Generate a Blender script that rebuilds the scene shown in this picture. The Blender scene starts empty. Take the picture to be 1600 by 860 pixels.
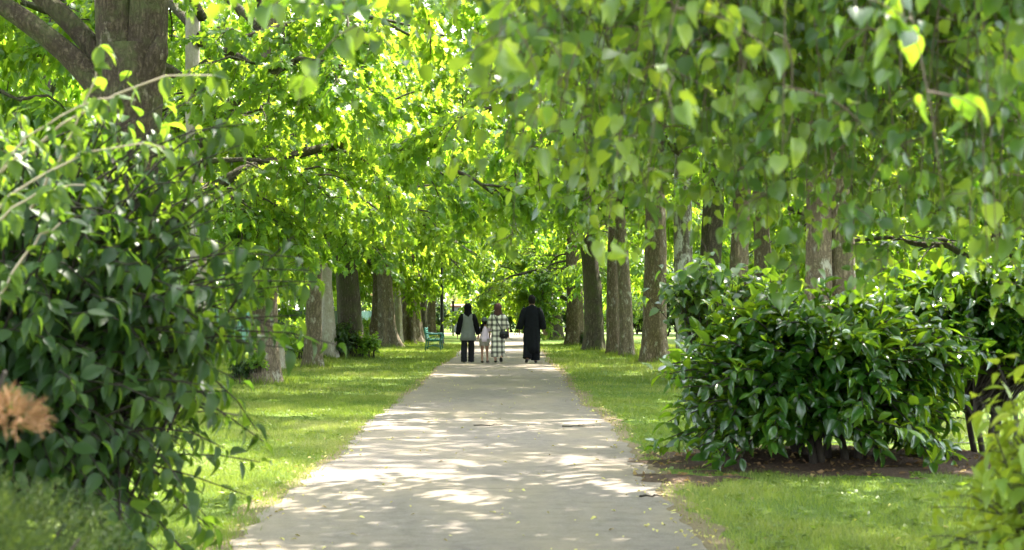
import bpy, bmesh, math, random
import numpy as np
from mathutils import Vector, Matrix

R = math.radians
PI = math.pi
sc = bpy.context.scene
COL = sc.collection
random.seed(7)

# ------------------------------------------------------------------ helpers
def link(o):
    COL.objects.link(o)
    return o

def tag(o, label=None, cat=None, group=None, kind=None):
    if label: o['label'] = label
    if cat: o['category'] = cat
    if group: o['group'] = group
    if kind: o['kind'] = kind
    return o

def thing(name, label, cat, loc=(0, 0, 0), rot=(0, 0, 0), group=None):
    o = bpy.data.objects.new(name, None)
    link(o)
    o.empty_display_size = 0.3
    o.location = loc
    o.rotation_euler = rot
    return tag(o, label, cat, group)

def part(name, me, parent=None, loc=(0, 0, 0), rot=(0, 0, 0), scale=(1, 1, 1)):
    o = bpy.data.objects.new(name, me)
    link(o)
    o.location = loc
    o.rotation_euler = rot
    o.scale = scale
    if parent: o.parent = parent
    return o

class MB:
    """collects numpy triangles and builds one mesh"""
    def __init__(s):
        s.V = []; s.F = []; s.A = []; s.n = 0
    def add(s, V, F, rnd=0.5):
        V = np.asarray(V, dtype=np.float64).reshape(-1, 3)
        F = np.asarray(F, dtype=np.int64).reshape(-1, 3)
        s.V.append(V); s.F.append(F + s.n)
        a = np.empty(len(V)); a[:] = rnd
        s.A.append(a)
        s.n += len(V)
    def build(s, name, mat, smooth=True):
        V = np.concatenate(s.V); F = np.concatenate(s.F); A = np.concatenate(s.A)
        me = bpy.data.meshes.new(name)
        me.vertices.add(len(V)); me.vertices.foreach_set('co', V.astype(np.float32).ravel())
        me.loops.add(len(F) * 3); me.loops.foreach_set('vertex_index', F.astype(np.int32).ravel())
        me.polygons.add(len(F))
        me.polygons.foreach_set('loop_start', np.arange(0, len(F) * 3, 3, dtype=np.int32))
        me.polygons.foreach_set('use_smooth', np.full(len(F), smooth, dtype=bool))
        at = me.attributes.new('rnd', 'FLOAT', 'POINT')
        at.data.foreach_set('value', A.astype(np.float32))
        me.update(calc_edges=True)
        me.materials.append(mat)
        return me

def norm(v):
    return v / (np.linalg.norm(v, axis=-1, keepdims=True) + 1e-9)

def tube(mb, pts, rad, n=8, cap=True, rnd=0.5, side=None):
    """tube along a polyline; rad = numbers or (a,b) pairs"""
    pts = np.asarray(pts, float); m = len(pts)
    rad = np.asarray(rad, float)
    if rad.ndim == 0: rad = np.full(m, float(rad))
    if rad.ndim == 1: rad = np.stack([rad, rad], 1)
    t = np.gradient(pts, axis=0); t = norm(t)
    ref = np.array(side if side is not None else ([0, 0, 1.0] if abs(t[0][2]) < .8 else [1.0, 0, 0]))
    u = norm(np.cross(np.broadcast_to(ref, t.shape), t)) if side is None else norm(ref - t * (t @ ref)[:, None])
    for k in range(1, m):                      # keep the frame from flipping
        u[k] = u[k - 1] - t[k] * np.dot(u[k - 1], t[k]); u[k] /= np.linalg.norm(u[k]) + 1e-9
    w = np.cross(t, u)
    th = np.linspace(0, 2 * PI, n, endpoint=False)
    V = pts[:, None, :] + u[:, None, :] * (np.cos(th)[None, :, None] * rad[:, None, :1]) + w[:, None, :] * (np.sin(th)[None, :, None] * rad[:, None, 1:])
    V = V.reshape(-1, 3)
    F = []
    for k in range(m - 1):
        for j in range(n):
            a = k * n + j; b = k * n + (j + 1) % n
            F += [(a, b, b + n), (a, b + n, a + n)]
    if cap:
        V = np.concatenate([V, pts[:1], pts[-1:]])
        c0, c1 = m * n, m * n + 1
        for j in range(n):
            F.append((c0, (j + 1) % n, j))
            F.append((c1, (m - 1) * n + j, (m - 1) * n + (j + 1) % n))
    mb.add(V, F, rnd)

def box(mb, c, s, rz=0.0, rnd=0.5, bev=0.0, rx=0.0, ry=0.0):
    bm = bmesh.new()
    bmesh.ops.create_cube(bm, size=1)
    for v in bm.verts:
        v.co = Vector((v.co.x * s[0], v.co.y * s[1], v.co.z * s[2]))
    if bev > 0:
        bmesh.ops.bevel(bm, geom=bm.edges[:], offset=bev, segments=2, affect='EDGES')
    M = Matrix.Translation(c) @ Matrix.Rotation(rz, 4, 'Z') @ Matrix.Rotation(ry, 4, 'Y') @ Matrix.Rotation(rx, 4, 'X')
    bm.transform(M)
    bmesh.ops.triangulate(bm, faces=bm.faces[:])
    bm.verts.index_update()
    mb.add([v.co[:] for v in bm.verts], [[v.index for v in f.verts] for f in bm.faces], rnd)
    bm.free()

def loft(mb, rings, n=28, cap=True, fold=0.0, k=9, ph=0.0, rnd=0.5):
    """rings = (cx,cy,cz,rx,ry[,fold])"""
    th = np.linspace(0, 2 * PI, n, endpoint=False)
    V = []
    for r in rings:
        f = r[5] if len(r) > 5 else fold
        q = 1 + f * (np.cos(k * th + ph) + .6 * np.cos((k - 4) * th + ph * 2.3 + 1))
        V.append(np.stack([r[0] + r[3] * q * np.cos(th), r[1] + r[4] * q * np.sin(th), np.full(n, r[2])], 1))
    m = len(rings); V = np.concatenate(V); F = []
    for a_ in range(m - 1):
        for j in range(n):
            a = a_ * n + j; b = a_ * n + (j + 1) % n
            F += [(a, b, b + n), (a, b + n, a + n)]
    if cap:
        V = np.concatenate([V, [rings[0][:3]], [rings[-1][:3]]])
        for j in range(n):
            F.append((m * n, (j + 1) % n, j)); F.append((m * n + 1, (m - 1) * n + j, (m - 1) * n + (j + 1) % n))
    mb.add(V, F, rnd)

# ------------------------------------------------------------------ materials
def new_mat(name):
    m = bpy.data.materials.new(name)
    m.use_nodes = True
    nt = m.node_tree
    nt.nodes.clear()
    out = nt.nodes.new('ShaderNodeOutputMaterial')
    return m, nt, out

def nd(nt, typ, **kw):
    n = nt.nodes.new('ShaderNode' + typ)
    for k, v in kw.items():
        if hasattr(n, k) and k not in ('inputs',):
            try:
                setattr(n, k, v); continue
            except Exception:
                pass
        n.inputs[k].default_value = v
    return n

def ramp(nt, fac, stops, interp='LINEAR'):
    n = nt.nodes.new('ShaderNodeValToRGB')
    n.color_ramp.interpolation = interp
    e = n.color_ramp.elements
    while len(e) < len(stops): e.new(0.5)
    for el, (p, c) in zip(e, stops):
        el.position = p
        el.color = (c[0], c[1], c[2], 1) if not isinstance(c, (int, float)) else (c, c, c, 1)
    nt.links.new(fac, n.inputs['Fac'])
    return n.outputs['Color']

def mix(nt, fac, a, b, mode='MIX'):
    n = nt.nodes.new('ShaderNodeMix'); n.data_type = 'RGBA'; n.blend_type = mode
    L = nt.links.new
    for sock, v in ((n.inputs[0], fac), (n.inputs[6], a), (n.inputs[7], b)):
        if hasattr(v, 'is_output') or hasattr(v, 'links'): L(v, sock)
        else: sock.default_value = v if isinstance(v, (int, float)) else (*v, 1)
    return n.outputs[2]

def texco(nt, kind='Object', scale=(1, 1, 1)):
    t = nt.nodes.new('ShaderNodeTexCoord')
    mp = nt.nodes.new('ShaderNodeMapping')
    mp.inputs['Scale'].default_value = scale
    nt.links.new(t.outputs[kind], mp.inputs['Vector'])
    return mp.outputs['Vector']

def noise(nt, vec, scale, detail=4, rough=.6):
    n = nt.nodes.new('ShaderNodeTexNoise')
    n.inputs['Scale'].default_value = scale; n.inputs['Detail'].default_value = detail; n.inputs['Roughness'].default_value = rough
    nt.links.new(vec, n.inputs['Vector'])
    return n.outputs['Fac']

def bump(nt, height, strength, dist=.02):
    b = nt.nodes.new('ShaderNodeBump')
    b.inputs['Strength'].default_value = strength; b.inputs['Distance'].default_value = dist
    nt.links.new(height, b.inputs['Height'])
    return b.outputs['Normal']

def leaf_mat(name, stops, trans, tfac=.45, rough=.42, spec=.5, clump=.5):
    """leaf blade: glossy upper skin plus light passing through; hue varies leaf by leaf and shoot by shoot"""
    m, nt, out = new_mat(name)
    L = nt.links.new
    at = nd(nt, 'Attribute', attribute_name='rnd')
    cl = noise(nt, texco(nt, 'Object'), clump, 2, .5)
    a = nd(nt, 'Math', operation='MULTIPLY_ADD'); L(cl, a.inputs[0]); a.inputs[1].default_value = .9; a.inputs[2].default_value = -.45
    s = nd(nt, 'Math', operation='ADD', use_clamp=True); L(at.outputs['Fac'], s.inputs[0]); L(a.outputs[0], s.inputs[1])
    col = ramp(nt, s.outputs[0], stops)
    p = nd(nt, 'BsdfPrincipled'); L(col, p.inputs['Base Color'])
    p.inputs['Roughness'].default_value = rough; p.inputs['Specular IOR Level'].default_value = spec
    t = nd(nt, 'BsdfTranslucent')
    tc = mix(nt, s.outputs[0], trans[0], trans[1]); L(tc, t.inputs['Color'])
    mx = nd(nt, 'MixShader'); mx.inputs[0].default_value = tfac
    L(p.outputs[0], mx.inputs[1]); L(t.outputs[0], mx.inputs[2]); L(mx.outputs[0], out.inputs['Surface'])
    return m

def simple(name, col, rough=.6, var=.15, scale=8, metal=0, spec=.4, bmp=0.0, kind='Object'):
    m, nt, out = new_mat(name)
    L = nt.links.new
    v = texco(nt, kind)
    n = noise(nt, v, scale)
    c = ramp(nt, n, [(.25, [x * (1 - var) for x in col]), (.75, [min(1, x * (1 + var)) for x in col])])
    p = nd(nt, 'BsdfPrincipled'); L(c, p.inputs['Base Color'])
    p.inputs['Roughness'].default_value = rough; p.inputs['Metallic'].default_value = metal; p.inputs['Specular IOR Level'].default_value = spec
    if bmp: L(bump(nt, noise(nt, v, scale * 6, 5), bmp), p.inputs['Normal'])
    L(p.outputs[0], out.inputs['Surface'])
    return m

def bark_mat(name, dark, light, moss=(.07, .085, .03), moss_amt=.5, pale=(.42, .41, .36), pale_amt=.3, ridge=1.0, vs=.22):
    m, nt, out = new_mat(name)
    L = nt.links.new
    v = texco(nt, 'Object', (1, 1, vs)); v1 = texco(nt, 'Object')
    vo = nd(nt, 'TexVoronoi', feature='DISTANCE_TO_EDGE'); vo.inputs['Scale'].default_value = 17
    wv = noise(nt, v1, 9, 4)
    va = nd(nt, 'VectorMath', operation='MULTIPLY_ADD')
    cmb = nd(nt, 'CombineXYZ'); L(wv, cmb.inputs[0]); L(wv, cmb.inputs[1]); L(wv, cmb.inputs[2])
    L(cmb.outputs[0], va.inputs[0]); va.inputs[1].default_value = (.20, .20, .12); L(v, va.inputs[2])
    L(va.outputs[0], vo.inputs['Vector'])
    plates = ramp(nt, vo.outputs['Distance'], [(0, .1), (.40, 1)])
    fine = noise(nt, v, 30, 6, .7)
    base = ramp(nt, fine, [(.3, dark), (.7, light)])
    base = mix(nt, plates, [c * .62 for c in dark], base) if ridge > .5 else base
    big = noise(nt, v1, 2.3, 5, .65)
    mm = ramp(nt, big, [(.62 - .25 * moss_amt, 0), (.80 - .25 * moss_amt, moss_amt)])
    base = mix(nt, mm, base, moss)
    big2 = noise(nt, texco(nt, 'Object', (1.3, 1.3, .7)), 4.1, 6, .7)
    pm = ramp(nt, big2, [(.66 - .28 * pale_amt, 0), (.74 - .28 * pale_amt, min(1, .35 + pale_amt))])
    base = mix(nt, pm, base, pale)
    p = nd(nt, 'BsdfPrincipled'); L(base, p.inputs['Base Color']); p.inputs['Roughness'].default_value = .85; p.inputs['Specular IOR Level'].default_value = .2
    h = nd(nt, 'Math', operation='MULTIPLY_ADD'); L(plates, h.inputs[0]); h.inputs[1].default_value = .6 * ridge; L(fine, h.inputs[2])
    L(bump(nt, h.outputs[0], .8 * (0.4 + .6 * ridge), .035), p.inputs['Normal'])
    L(p.outputs[0], out.inputs['Surface'])
    return m

M = {}
GREEN_T = ((.30, .55, .025), (.62, .77, .05))
M['leaf_syc'] = leaf_mat('sycamore_leaf', [(0, (.030, .078, .018)), (.5, (.062, .138, .024)), (1, (.13, .21, .030))], GREEN_T, .50, .36, .45, .45)
M['leaf_far'] = leaf_mat('woodland_leaf', [(0, (.030, .076, .018)), (.5, (.064, .138, .025)), (1, (.14, .21, .035))], GREEN_T, .50, .40, .45, .35)
M['leaf_lime'] = leaf_mat('lime_leaf', [(0, (.016, .046, .022)), (.5, (.040, .088, .028)), (1, (.11, .18, .03))], ((.24, .46, .02), (.64, .76, .04)), .38, .34, .55, 1.6)
M['leaf_dog'] = leaf_mat('shrub_leaf', [(0, (.012, .036, .012)), (.6, (.024, .060, .016)), (1, (.10, .165, .028))], ((.16, .32, .02), (.38, .54, .035)), .38, .42, .32, 1.0)
M['leaf_laurel'] = leaf_mat('laurel_leaf', [(0, (.008, .034, .006)), (.55, (.020, .074, .010)), (1, (.09, .18, .018))], ((.12, .28, .01), (.42, .60, .02)), .27, .22, .55, 1.0)
M['leaf_sun_toned'] = leaf_mat('sun_toned_yellow_green_leaf', [(0, (.11, .19, .03)), (.6, (.21, .29, .04)), (1, (.30, .34, .05))], ((.50, .62, .03), (.70, .76, .05)), .45, .4, .45, 1.5)  # yellow-green leaves lightened further, standing in for sunlight on the shaded shrub
M['leaf_under'] = leaf_mat('understorey_leaf', [(0, (.014, .040, .014)), (.6, (.028, .070, .020)), (1, (.06, .115, .025))], ((.12, .22, .015), (.28, .40, .03)), .32, .4, .45, .6)
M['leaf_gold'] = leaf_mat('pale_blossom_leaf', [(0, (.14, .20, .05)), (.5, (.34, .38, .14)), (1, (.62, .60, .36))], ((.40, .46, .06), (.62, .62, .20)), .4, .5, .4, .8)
M['conifer'] = leaf_mat('conifer_scale', [(0, (.020, .042, .012)), (.6, (.045, .074, .018)), (1, (.11, .14, .035))], ((.08, .14, .02), (.18, .25, .03)), .25, .6, .3, 3.0)
M['dead_conifer'] = leaf_mat('dead_conifer_scale', [(0, (.12, .065, .03)), (.6, (.235, .135, .07)), (1, (.34, .21, .12))], ((.3, .15, .05), (.4, .22, .08)), .2, .7, .2, 5.0)
M['grass'] = leaf_mat('grass_blade', [(0, (.058, .100, .016)), (.5, (.115, .165, .024)), (.8, (.19, .215, .040)), (1, (.30, .28, .12))], ((.20, .32, .02), (.34, .42, .05)), .35, .5, .35, .7)
M['litter'] = leaf_mat('fallen_leaf', [(0, (.12, .06, .03)), (.5, (.20, .12, .06)), (1, (.42, .33, .12))], ((.3, .2, .05), (.5, .4, .08)), .2, .7, .3, 2)
M['path_litter'] = leaf_mat('fallen_yellow_leaf', [(0, (.22, .15, .07)), (.5, (.45, .40, .12)), (1, (.62, .58, .18))], ((.3, .25, .05), (.5, .45, .08)), .2, .7, .3, 2)

M['bark_brown'] = bark_mat('bark_brown', (.120, .088, .062), (.31, .245, .175), moss_amt=.5, pale_amt=.3)
M['bark_dark'] = bark_mat('bark_dark', (.066, .054, .042), (.175, .145, .11), moss_amt=.7, pale_amt=.12)
M['bark_tan'] = bark_mat('bark_tan', (.15, .115, .085), (.34, .28, .21), moss_amt=.35, pale_amt=.35)
M['bark_pale'] = bark_mat('bark_pale', (.27, .235, .20), (.46, .41, .36), moss=(.16, .16, .09), moss_amt=.3, pale=(.52, .50, .46), pale_amt=.4, ridge=.2, vs=.5)
M['bark_lichen'] = bark_mat('bark_lichen', (.13, .11, .09), (.30, .26, .21), moss_amt=.4, pale=(.40, .41, .36), pale_amt=.7)
M['twig'] = simple('twig_bark', (.10, .075, .055), .8, .4, 14)
M['cane'] = simple('bare_cane', (.42, .34, .25), .6, .25, 10)
M['dark_stem'] = simple('dark_stem', (.024, .018, .013), .8, .4, 12, bmp=.4)

def lawn_mat():
    m, nt, out = new_mat('lawn')
    L = nt.links.new
    v = texco(nt, 'Object')
    a = noise(nt, v, 30, 8, .75); b = noise(nt, v, .55, 5, .6); c = noise(nt, v, 2.6, 4, .6)
    col = ramp(nt, a, [(.3, (.055, .100, .018)), (.55, (.10, .165, .026)), (.8, (.17, .215, .045))])
    yel = ramp(nt, b, [(.42, 0), (.68, .55)])
    col = mix(nt, yel, col, (.19, .215, .055))
    dry = ramp(nt, c, [(.60, 0), (.74, .6)])
    col = mix(nt, dry, col, (.21, .175, .095))
    p = nd(nt, 'BsdfPrincipled'); L(col, p.inputs['Base Color']); p.inputs['Roughness'].default_value = .9; p.inputs['Specular IOR Level'].default_value = .15
    L(bump(nt, noise(nt, v, 55, 6, .8), .8, .03), p.inputs['Normal'])
    L(p.outputs[0], out.inputs['Surface'])
    return m

def path_mat():
    m, nt, out = new_mat('worn_path')
    L = nt.links.new
    v = texco(nt, 'Object')
    fine = noise(nt, v, 160, 4, .8); mid = noise(nt, v, 6, 6, .7); big = noise(nt, texco(nt, 'Object', (1, .35, 1)), .9, 5, .6)
    col = ramp(nt, fine, [(.28, (.092, .078, .067)), (.5, (.166, .143, .124)), (.72, (.31, .268, .23))])
    st = ramp(nt, mid, [(.30, .66), (.50, .95), (.70, 1.15)])
    col = mix(nt, 1.0, col, st, 'MULTIPLY')
    tan = ramp(nt, big, [(.42, 0), (.62, .5)])
    col = mix(nt, tan, col, (.25, .205, .142))
    # one long wandering seam across the surface near the camera
    xyz = nd(nt, 'SeparateXYZ'); L(v, xyz.inputs[0])
    wob = noise(nt, v, 1.6, 4, .7)
    y1 = nd(nt, 'Math', operation='MULTIPLY_ADD'); L(wob, y1.inputs[0]); y1.inputs[1].default_value = .35; L(xyz.outputs[1], y1.inputs[2])
    d = nd(nt, 'Math', operation='SUBTRACT'); L(y1.outputs[0], d.inputs[0]); d.inputs[1].default_value = 12.45
    ab = nd(nt, 'Math', operation='ABSOLUTE'); L(d.outputs[0], ab.inputs[0])
    ln = ramp(nt, ab.outputs[0], [(0, .75), (.022, 0)])
    xr = ramp(nt, xyz.outputs[0], [(0.0, 1), (.35, 0)])
    ln = mix(nt, 1.0, ln, xr, 'MULTIPLY')
    col = mix(nt, ln, col, (.05, .045, .04))
    p = nd(nt, 'BsdfPrincipled'); L(col, p.inputs['Base Color']); p.inputs['Roughness'].default_value = .9; p.inputs['Specular IOR Level'].default_value = .2
    L(bump(nt, fine, .5, .006), p.inputs['Normal'])
    L(p.outputs[0], out.inputs['Surface'])
    return m

def soil_mat(name, c0, c1, c2):
    m, nt, out = new_mat(name)
    L = nt.links.new
    v = texco(nt, 'Object')
    a = noise(nt, v, 38, 7, .75)
    col = ramp(nt, a, [(.3, c0), (.55, c1), (.78, c2)])
    p = nd(nt, 'BsdfPrincipled'); L(col, p.inputs['Base Color']); p.inputs['Roughness'].default_value = .95; p.inputs['Specular IOR Level'].default_value = .1
    L(bump(nt, a, 1, .03), p.inputs['Normal'])
    L(p.outputs[0], out.inputs['Surface'])
    return m

def plaid_mat():
    m, nt, out = new_mat('plaid_cloth')
    L = nt.links.new
    v = texco(nt, 'Object')
    wob = noise(nt, v, 5, 3)
    xyz = nd(nt, 'SeparateXYZ'); L(v, xyz.inputs[0])
    def stripes(sock, per, off):
        a = nd(nt, 'Math', operation='MULTIPLY_ADD'); L(wob, a.inputs[0]); a.inputs[1].default_value = .07; L(sock, a.inputs[2])
        b = nd(nt, 'Math', operation='MULTIPLY_ADD'); L(a.outputs[0], b.inputs[0]); b.inputs[1].default_value = 1 / per; b.inputs[2].default_value = off
        f = nd(nt, 'Math', operation='FRACT'); L(b.outputs[0], f.inputs[0])
        return ramp(nt, f.outputs[0], [(0, 0), (.14, .85), (.42, .85), (.6, 0)])
    sx = stripes(xyz.outputs[0], .135, .2); sz = stripes(xyz.outputs[2], .150, .1)
    col = mix(nt, sx, (.78, .76, .68), (.16, .16, .15))
    dk = mix(nt, sx, (.13, .13, .125), (.018, .018, .02))
    col = mix(nt, sz, col, dk)
    p = nd(nt, 'BsdfPrincipled'); L(col, p.inputs['Base Color']); p.inputs['Roughness'].default_value = .9
    L(p.outputs[0], out.inputs['Surface'])
    return m

M['lawn'] = lawn_mat()
M['path'] = path_mat()
M['verge'] = soil_mat('worn_earth_verge', (.12, .095, .06), (.24, .19, .12), (.36, .29, .18))
M['soil'] = soil_mat('bare_soil', (.045, .030, .022), (.095, .066, .048), (.19, .14, .10))
M['plaid'] = plaid_mat()
M['black_cloth'] = simple('black_cloth', (.006, .006, .008), .95, .3, 9, bmp=.2, spec=.1)
M['black_robe'] = simple('black_robe', (.0065, .008, .011), .9, .3, 9, bmp=.2, spec=.12)
M['grey_cloth'] = simple('grey_cloth', (.13, .145, .138), .9, .15, 9, bmp=.2)
M['charcoal_cloth'] = simple('charcoal_cloth', (.014, .015, .018), .9, .3, 9, spec=.12)
M['mauve_cloth'] = simple('mauve_cloth', (.075, .038, .038), .9, .25, 14, spec=.15)
M['lilac_cloth'] = simple('lilac_cloth', (.68, .57, .73), .9, .08, 10)
M['taupe_cloth'] = simple('taupe_cloth', (.27, .245, .225), .9, .12, 10)
M['olive_cloth'] = simple('olive_cloth', (.075, .095, .085), .9, .2, 12)
M['skin_light'] = simple('skin_light', (.42, .25, .18), .55, .08, 10)
M['skin_mid'] = simple('skin_mid', (.30, .165, .11), .55, .08, 10)
M['skin_dark'] = simple('skin_dark', (.17, .095, .065), .55, .08, 10)
M['hair'] = simple('dark_hair', (.007, .006, .006), .8, .3, 30, spec=.12)
M['leather'] = simple('dark_leather', (.016, .017, .024), .4, .3, 12)
M['shoe'] = simple('brown_shoe', (.07, .05, .04), .6, .2, 12)
M['green_iron'] = simple('green_painted_iron', (.018, .10, .084), .4, .25, 14, bmp=.15)
M['green_slat'] = simple('green_painted_wood', (.022, .12, .10), .5, .25, 14)
M['black_iron'] = simple('black_painted_iron', (.012, .014, .014), .4, .2, 12)
M['lantern_glass'] = simple('lantern_glass', (.55, .57, .55), .25, .1, 6)
M['moss_wood'] = simple('mossy_wood', (.16, .17, .09), .9, .3, 12, bmp=.4)
M['green_board'] = simple('dark_green_boarding', (.010, .060, .048), .6, .25, 3)
M['wire'] = simple('galvanised_wire', (.16, .165, .15), .6, .2, 20, metal=.4)
M['render_white'] = simple('white_render', (.74, .72, .70), .9, .06, 3)
M['red_wall'] = simple('red_painted_wall', (.46, .10, .075), .8, .15, 6)
M['roof_tile'] = simple('roof_tile', (.20, .09, .065), .85, .3, 14, bmp=.4)
M['grey_panel'] = simple('grey_panel', (.13, .135, .14), .8, .08, 3)
M['window_glass'] = simple('window_glass', (.04, .05, .06), .1, .1, 3)
M['cut_wood'] = simple('cut_wood', (.44, .34, .23), .85, .25, 14, bmp=.4)

# ------------------------------------------------------------------ leaf templates (x = width, y = length, z = out of plane)
def fan(outline, mid, zfold=.12, curl=.15):
    """outline of the right half from base to tip mirrored, with a midrib of mid points, so that the blade folds along it"""
    r = np.array(outline, float); k = len(r)
    ys = np.linspace(r[0, 1], r[-1, 1], mid)
    V = []; F = []
    for y in ys: V.append((0, y, 0))
    for sgn in (1, -1):
        o = len(V)
        for x, y in r[1:-1]: V.append((sgn * x, y, abs(x) * zfold * 2))
        chain = [0] + list(range(o, o + k - 2)) + [mid - 1]
        i, j = 0, 0     # zip midrib and outline
        while i < mid - 1 or j < len(chain) - 1:
            if j < len(chain) - 1 and (i == mid - 1 or V[chain[j + 1]][1] <= V[min(i + 1, mid - 1)][1] + 1e-6):
                t = (i, chain[j], chain[j + 1]); j += 1
            else:
                t = (i, chain[j], i + 1); i += 1
            if len(set(t)) == 3: F.append(t if sgn > 0 else t[::-1])
    V = np.array(V, float)
    V[:, 2] -= curl * V[:, 1] ** 2
    return V, np.array(F)

T_LIME = fan([(0, 0), (.26, -.07), (.44, .12), (.47, .36), (.36, .62), (.17, .84), (0, 1.03)], 4, .14, .22)
T_OVATE = fan([(0, 0), (.17, .10), (.28, .33), (.25, .58), (.11, .83), (0, 1.05)], 4, .16, .25)
T_LAUREL = fan([(0, 0), (.14, .14), (.25, .40), (.25, .66), (.12, .90), (0, 1.02)], 4, .22, .22)
T_MAPLE = fan([(0, 0), (.30, -.05), (.24, .12), (.56, .32), (.27, .42), (.42, .74), (.15, .66), (0, 1.02)], 3, .10, .18)
T_FAR = (np.array([(0, 0, 0), (.36, .40, .06), (0, 1, -.14), (-.36, .40, .06)], float), np.array([(0, 1, 2), (0, 2, 3)]))
T_SCALE = (np.array([(0, 0, 0), (.10, .4, .02), (0, 1, -.05), (-.10, .4, .02)], float), np.array([(0, 1, 2), (0, 2, 3)]))

def put_leaves(mb, T, pos, axis, nrm, size, rnd):
    TV, TF = T
    a = norm(axis); b = norm(np.cross(nrm, a)); n = np.cross(a, b)
    N, m = len(pos), len(TV)
    rv = np.random.default_rng(N * 7919 + int(abs(pos[0, 0]) * 1e4) + int(abs(pos[-1, 2]) * 1e4))
    s = size[:, None, None]
    wf = rv.uniform(.68, 1.12, (N, 1, 1)); cf = rv.uniform(.2, 2.4, (N, 1, 1)); sk = rv.normal(0, .16, (N, 1, 1))   # every blade its own width, curl and twist
    y2 = TV[None, :, 1:2] ** 2
    V = pos[:, None, :] + s * ((TV[None, :, 0:1] * wf + sk * y2 * .7) * b[:, None, :] + TV[None, :, 1:2] * a[:, None, :] + (TV[None, :, 2:3] * cf + sk * TV[None, :, 0:1] * TV[None, :, 1:2] * 2) * n[:, None, :])
    F = TF[None] + (np.arange(N) * m)[:, None, None]
    mb.add(V.reshape(-1, 3), F.reshape(-1, 3), np.repeat(rnd, m))

# ------------------------------------------------------------------ crowns
def polyline(start, az, e0, length, droop, rng, steps=8, wob=.12):
    p = np.array(start, float); pts = [p.copy()]
    for k in range(steps):
        t = (k + 1) / steps
        e = e0 - droop * t ** 1.4
        a = az + rng.normal(0, wob)
        p = p + length / steps * np.array([math.cos(a) * math.cos(e), math.sin(a) * math.cos(e), math.sin(e + rng.normal(0, wob))])
        pts.append(p.copy())
    return np.array(pts)

def at_t(pts, t):
    f = t * (len(pts) - 1); i = min(int(f), len(pts) - 2); u = f - i
    return pts[i] * (1 - u) + pts[i + 1] * u, norm(pts[i + 1] - pts[i])

def limb_spray(lv, br, rng, l1, T, nsec, ntw, nleaf, leaf, twigs=True, size=1.0, hue0=.42, t0=.22):
    """side branches, twigs and alternate leaves along one limb, as flattened drooping sprays"""
    for j in range(nsec):
        t = t0 + (1 - t0) * (j + rng.uniform(0, .8)) / nsec
        p, d = at_t(l1, min(t, .999))
        sgn = 1 if j % 2 else -1
        a2 = math.atan2(d[1], d[0]) + sgn * R(rng.uniform(35, 75)) * (1 if t < .9 else .3)
        e2 = math.asin(np.clip(d[2], -1, 1)) * .5 + R(rng.normal(4, 16))
        l2 = polyline(p, a2, e2, size * rng.uniform(1.1, 2.0) * (1 - .25 * t), R(rng.uniform(30, 75)), rng, 5)
        tube(br, l2, np.linspace(.028, .007, len(l2)) * size, 4, cap=False)
        hue = rng.normal(hue0, .16)
        for k in range(ntw):
            t3 = .15 + .85 * (k + rng.uniform(0, .9)) / ntw
            q, d2 = at_t(l2, min(t3, .999))
            a3 = math.atan2(d2[1], d2[0]) + (1 if k % 2 else -1) * R(rng.uniform(25, 80))
            l3 = polyline(q, a3, R(rng.normal(-6, 18)), size * rng.uniform(.35, .75), R(rng.uniform(20, 70)), rng, 3)
            if twigs: tube(br, l3, (.006, .005, .004, .003), 3, cap=False)
            m = nleaf
            u = np.linspace(.12, 1, m) * (len(l3) - 1)
            i0 = np.minimum(u.astype(int), len(l3) - 2); w = (u - i0)[:, None]
            pos = l3[i0] * (1 - w) + l3[i0 + 1] * w
            dr = norm(l3[i0 + 1] - l3[i0])
            sd = np.where(np.arange(m) % 2 == 0, 1.0, -1.0)[:, None]
            lat = norm(np.cross(dr, [0, 0, 1.0])) * sd
            ax = norm(dr * rng.uniform(.2, .9, (m, 1)) + lat * rng.uniform(.5, 1.0, (m, 1)) + np.array([0, 0, -1]) * rng.uniform(.15, .8, (m, 1)))
            nr = norm(np.array([0, 0, 1.0]) + rng.normal(0, .38, (m, 3)) + .25 * ax)
            put_leaves(lv, T, pos + ax * .04, ax, nr, leaf * rng.uniform(.6, 1.2, m), np.clip(hue + rng.normal(0, .16, m), 0, 1))

def low_bough(t, seed, z, az, L, e0, droop, T=None, nsec=9, ntw=8, nleaf=11, leaf=.14, size=.8, hue0=.5, x=0, y=0, mat='leaf_syc'):
    """a long drooping lower bough of a tree, with its leaves"""
    rng = np.random.default_rng(seed)
    lv, br = MB(), MB()
    l1 = polyline((x, y, z), R(az), R(e0), L, R(droop), rng, 9, .08)
    tube(br, l1, np.linspace(.05, .008, len(l1)), 7)
    limb_spray(lv, br, rng, l1, T or T_MAPLE, nsec, ntw, nleaf, leaf, True, size, hue0, .3)
    b = part('bough', br.build('bough', M['bark_dark']), t)
    part('bough_leaves', lv.build('bough_leaves', M[mat]), b)

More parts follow.
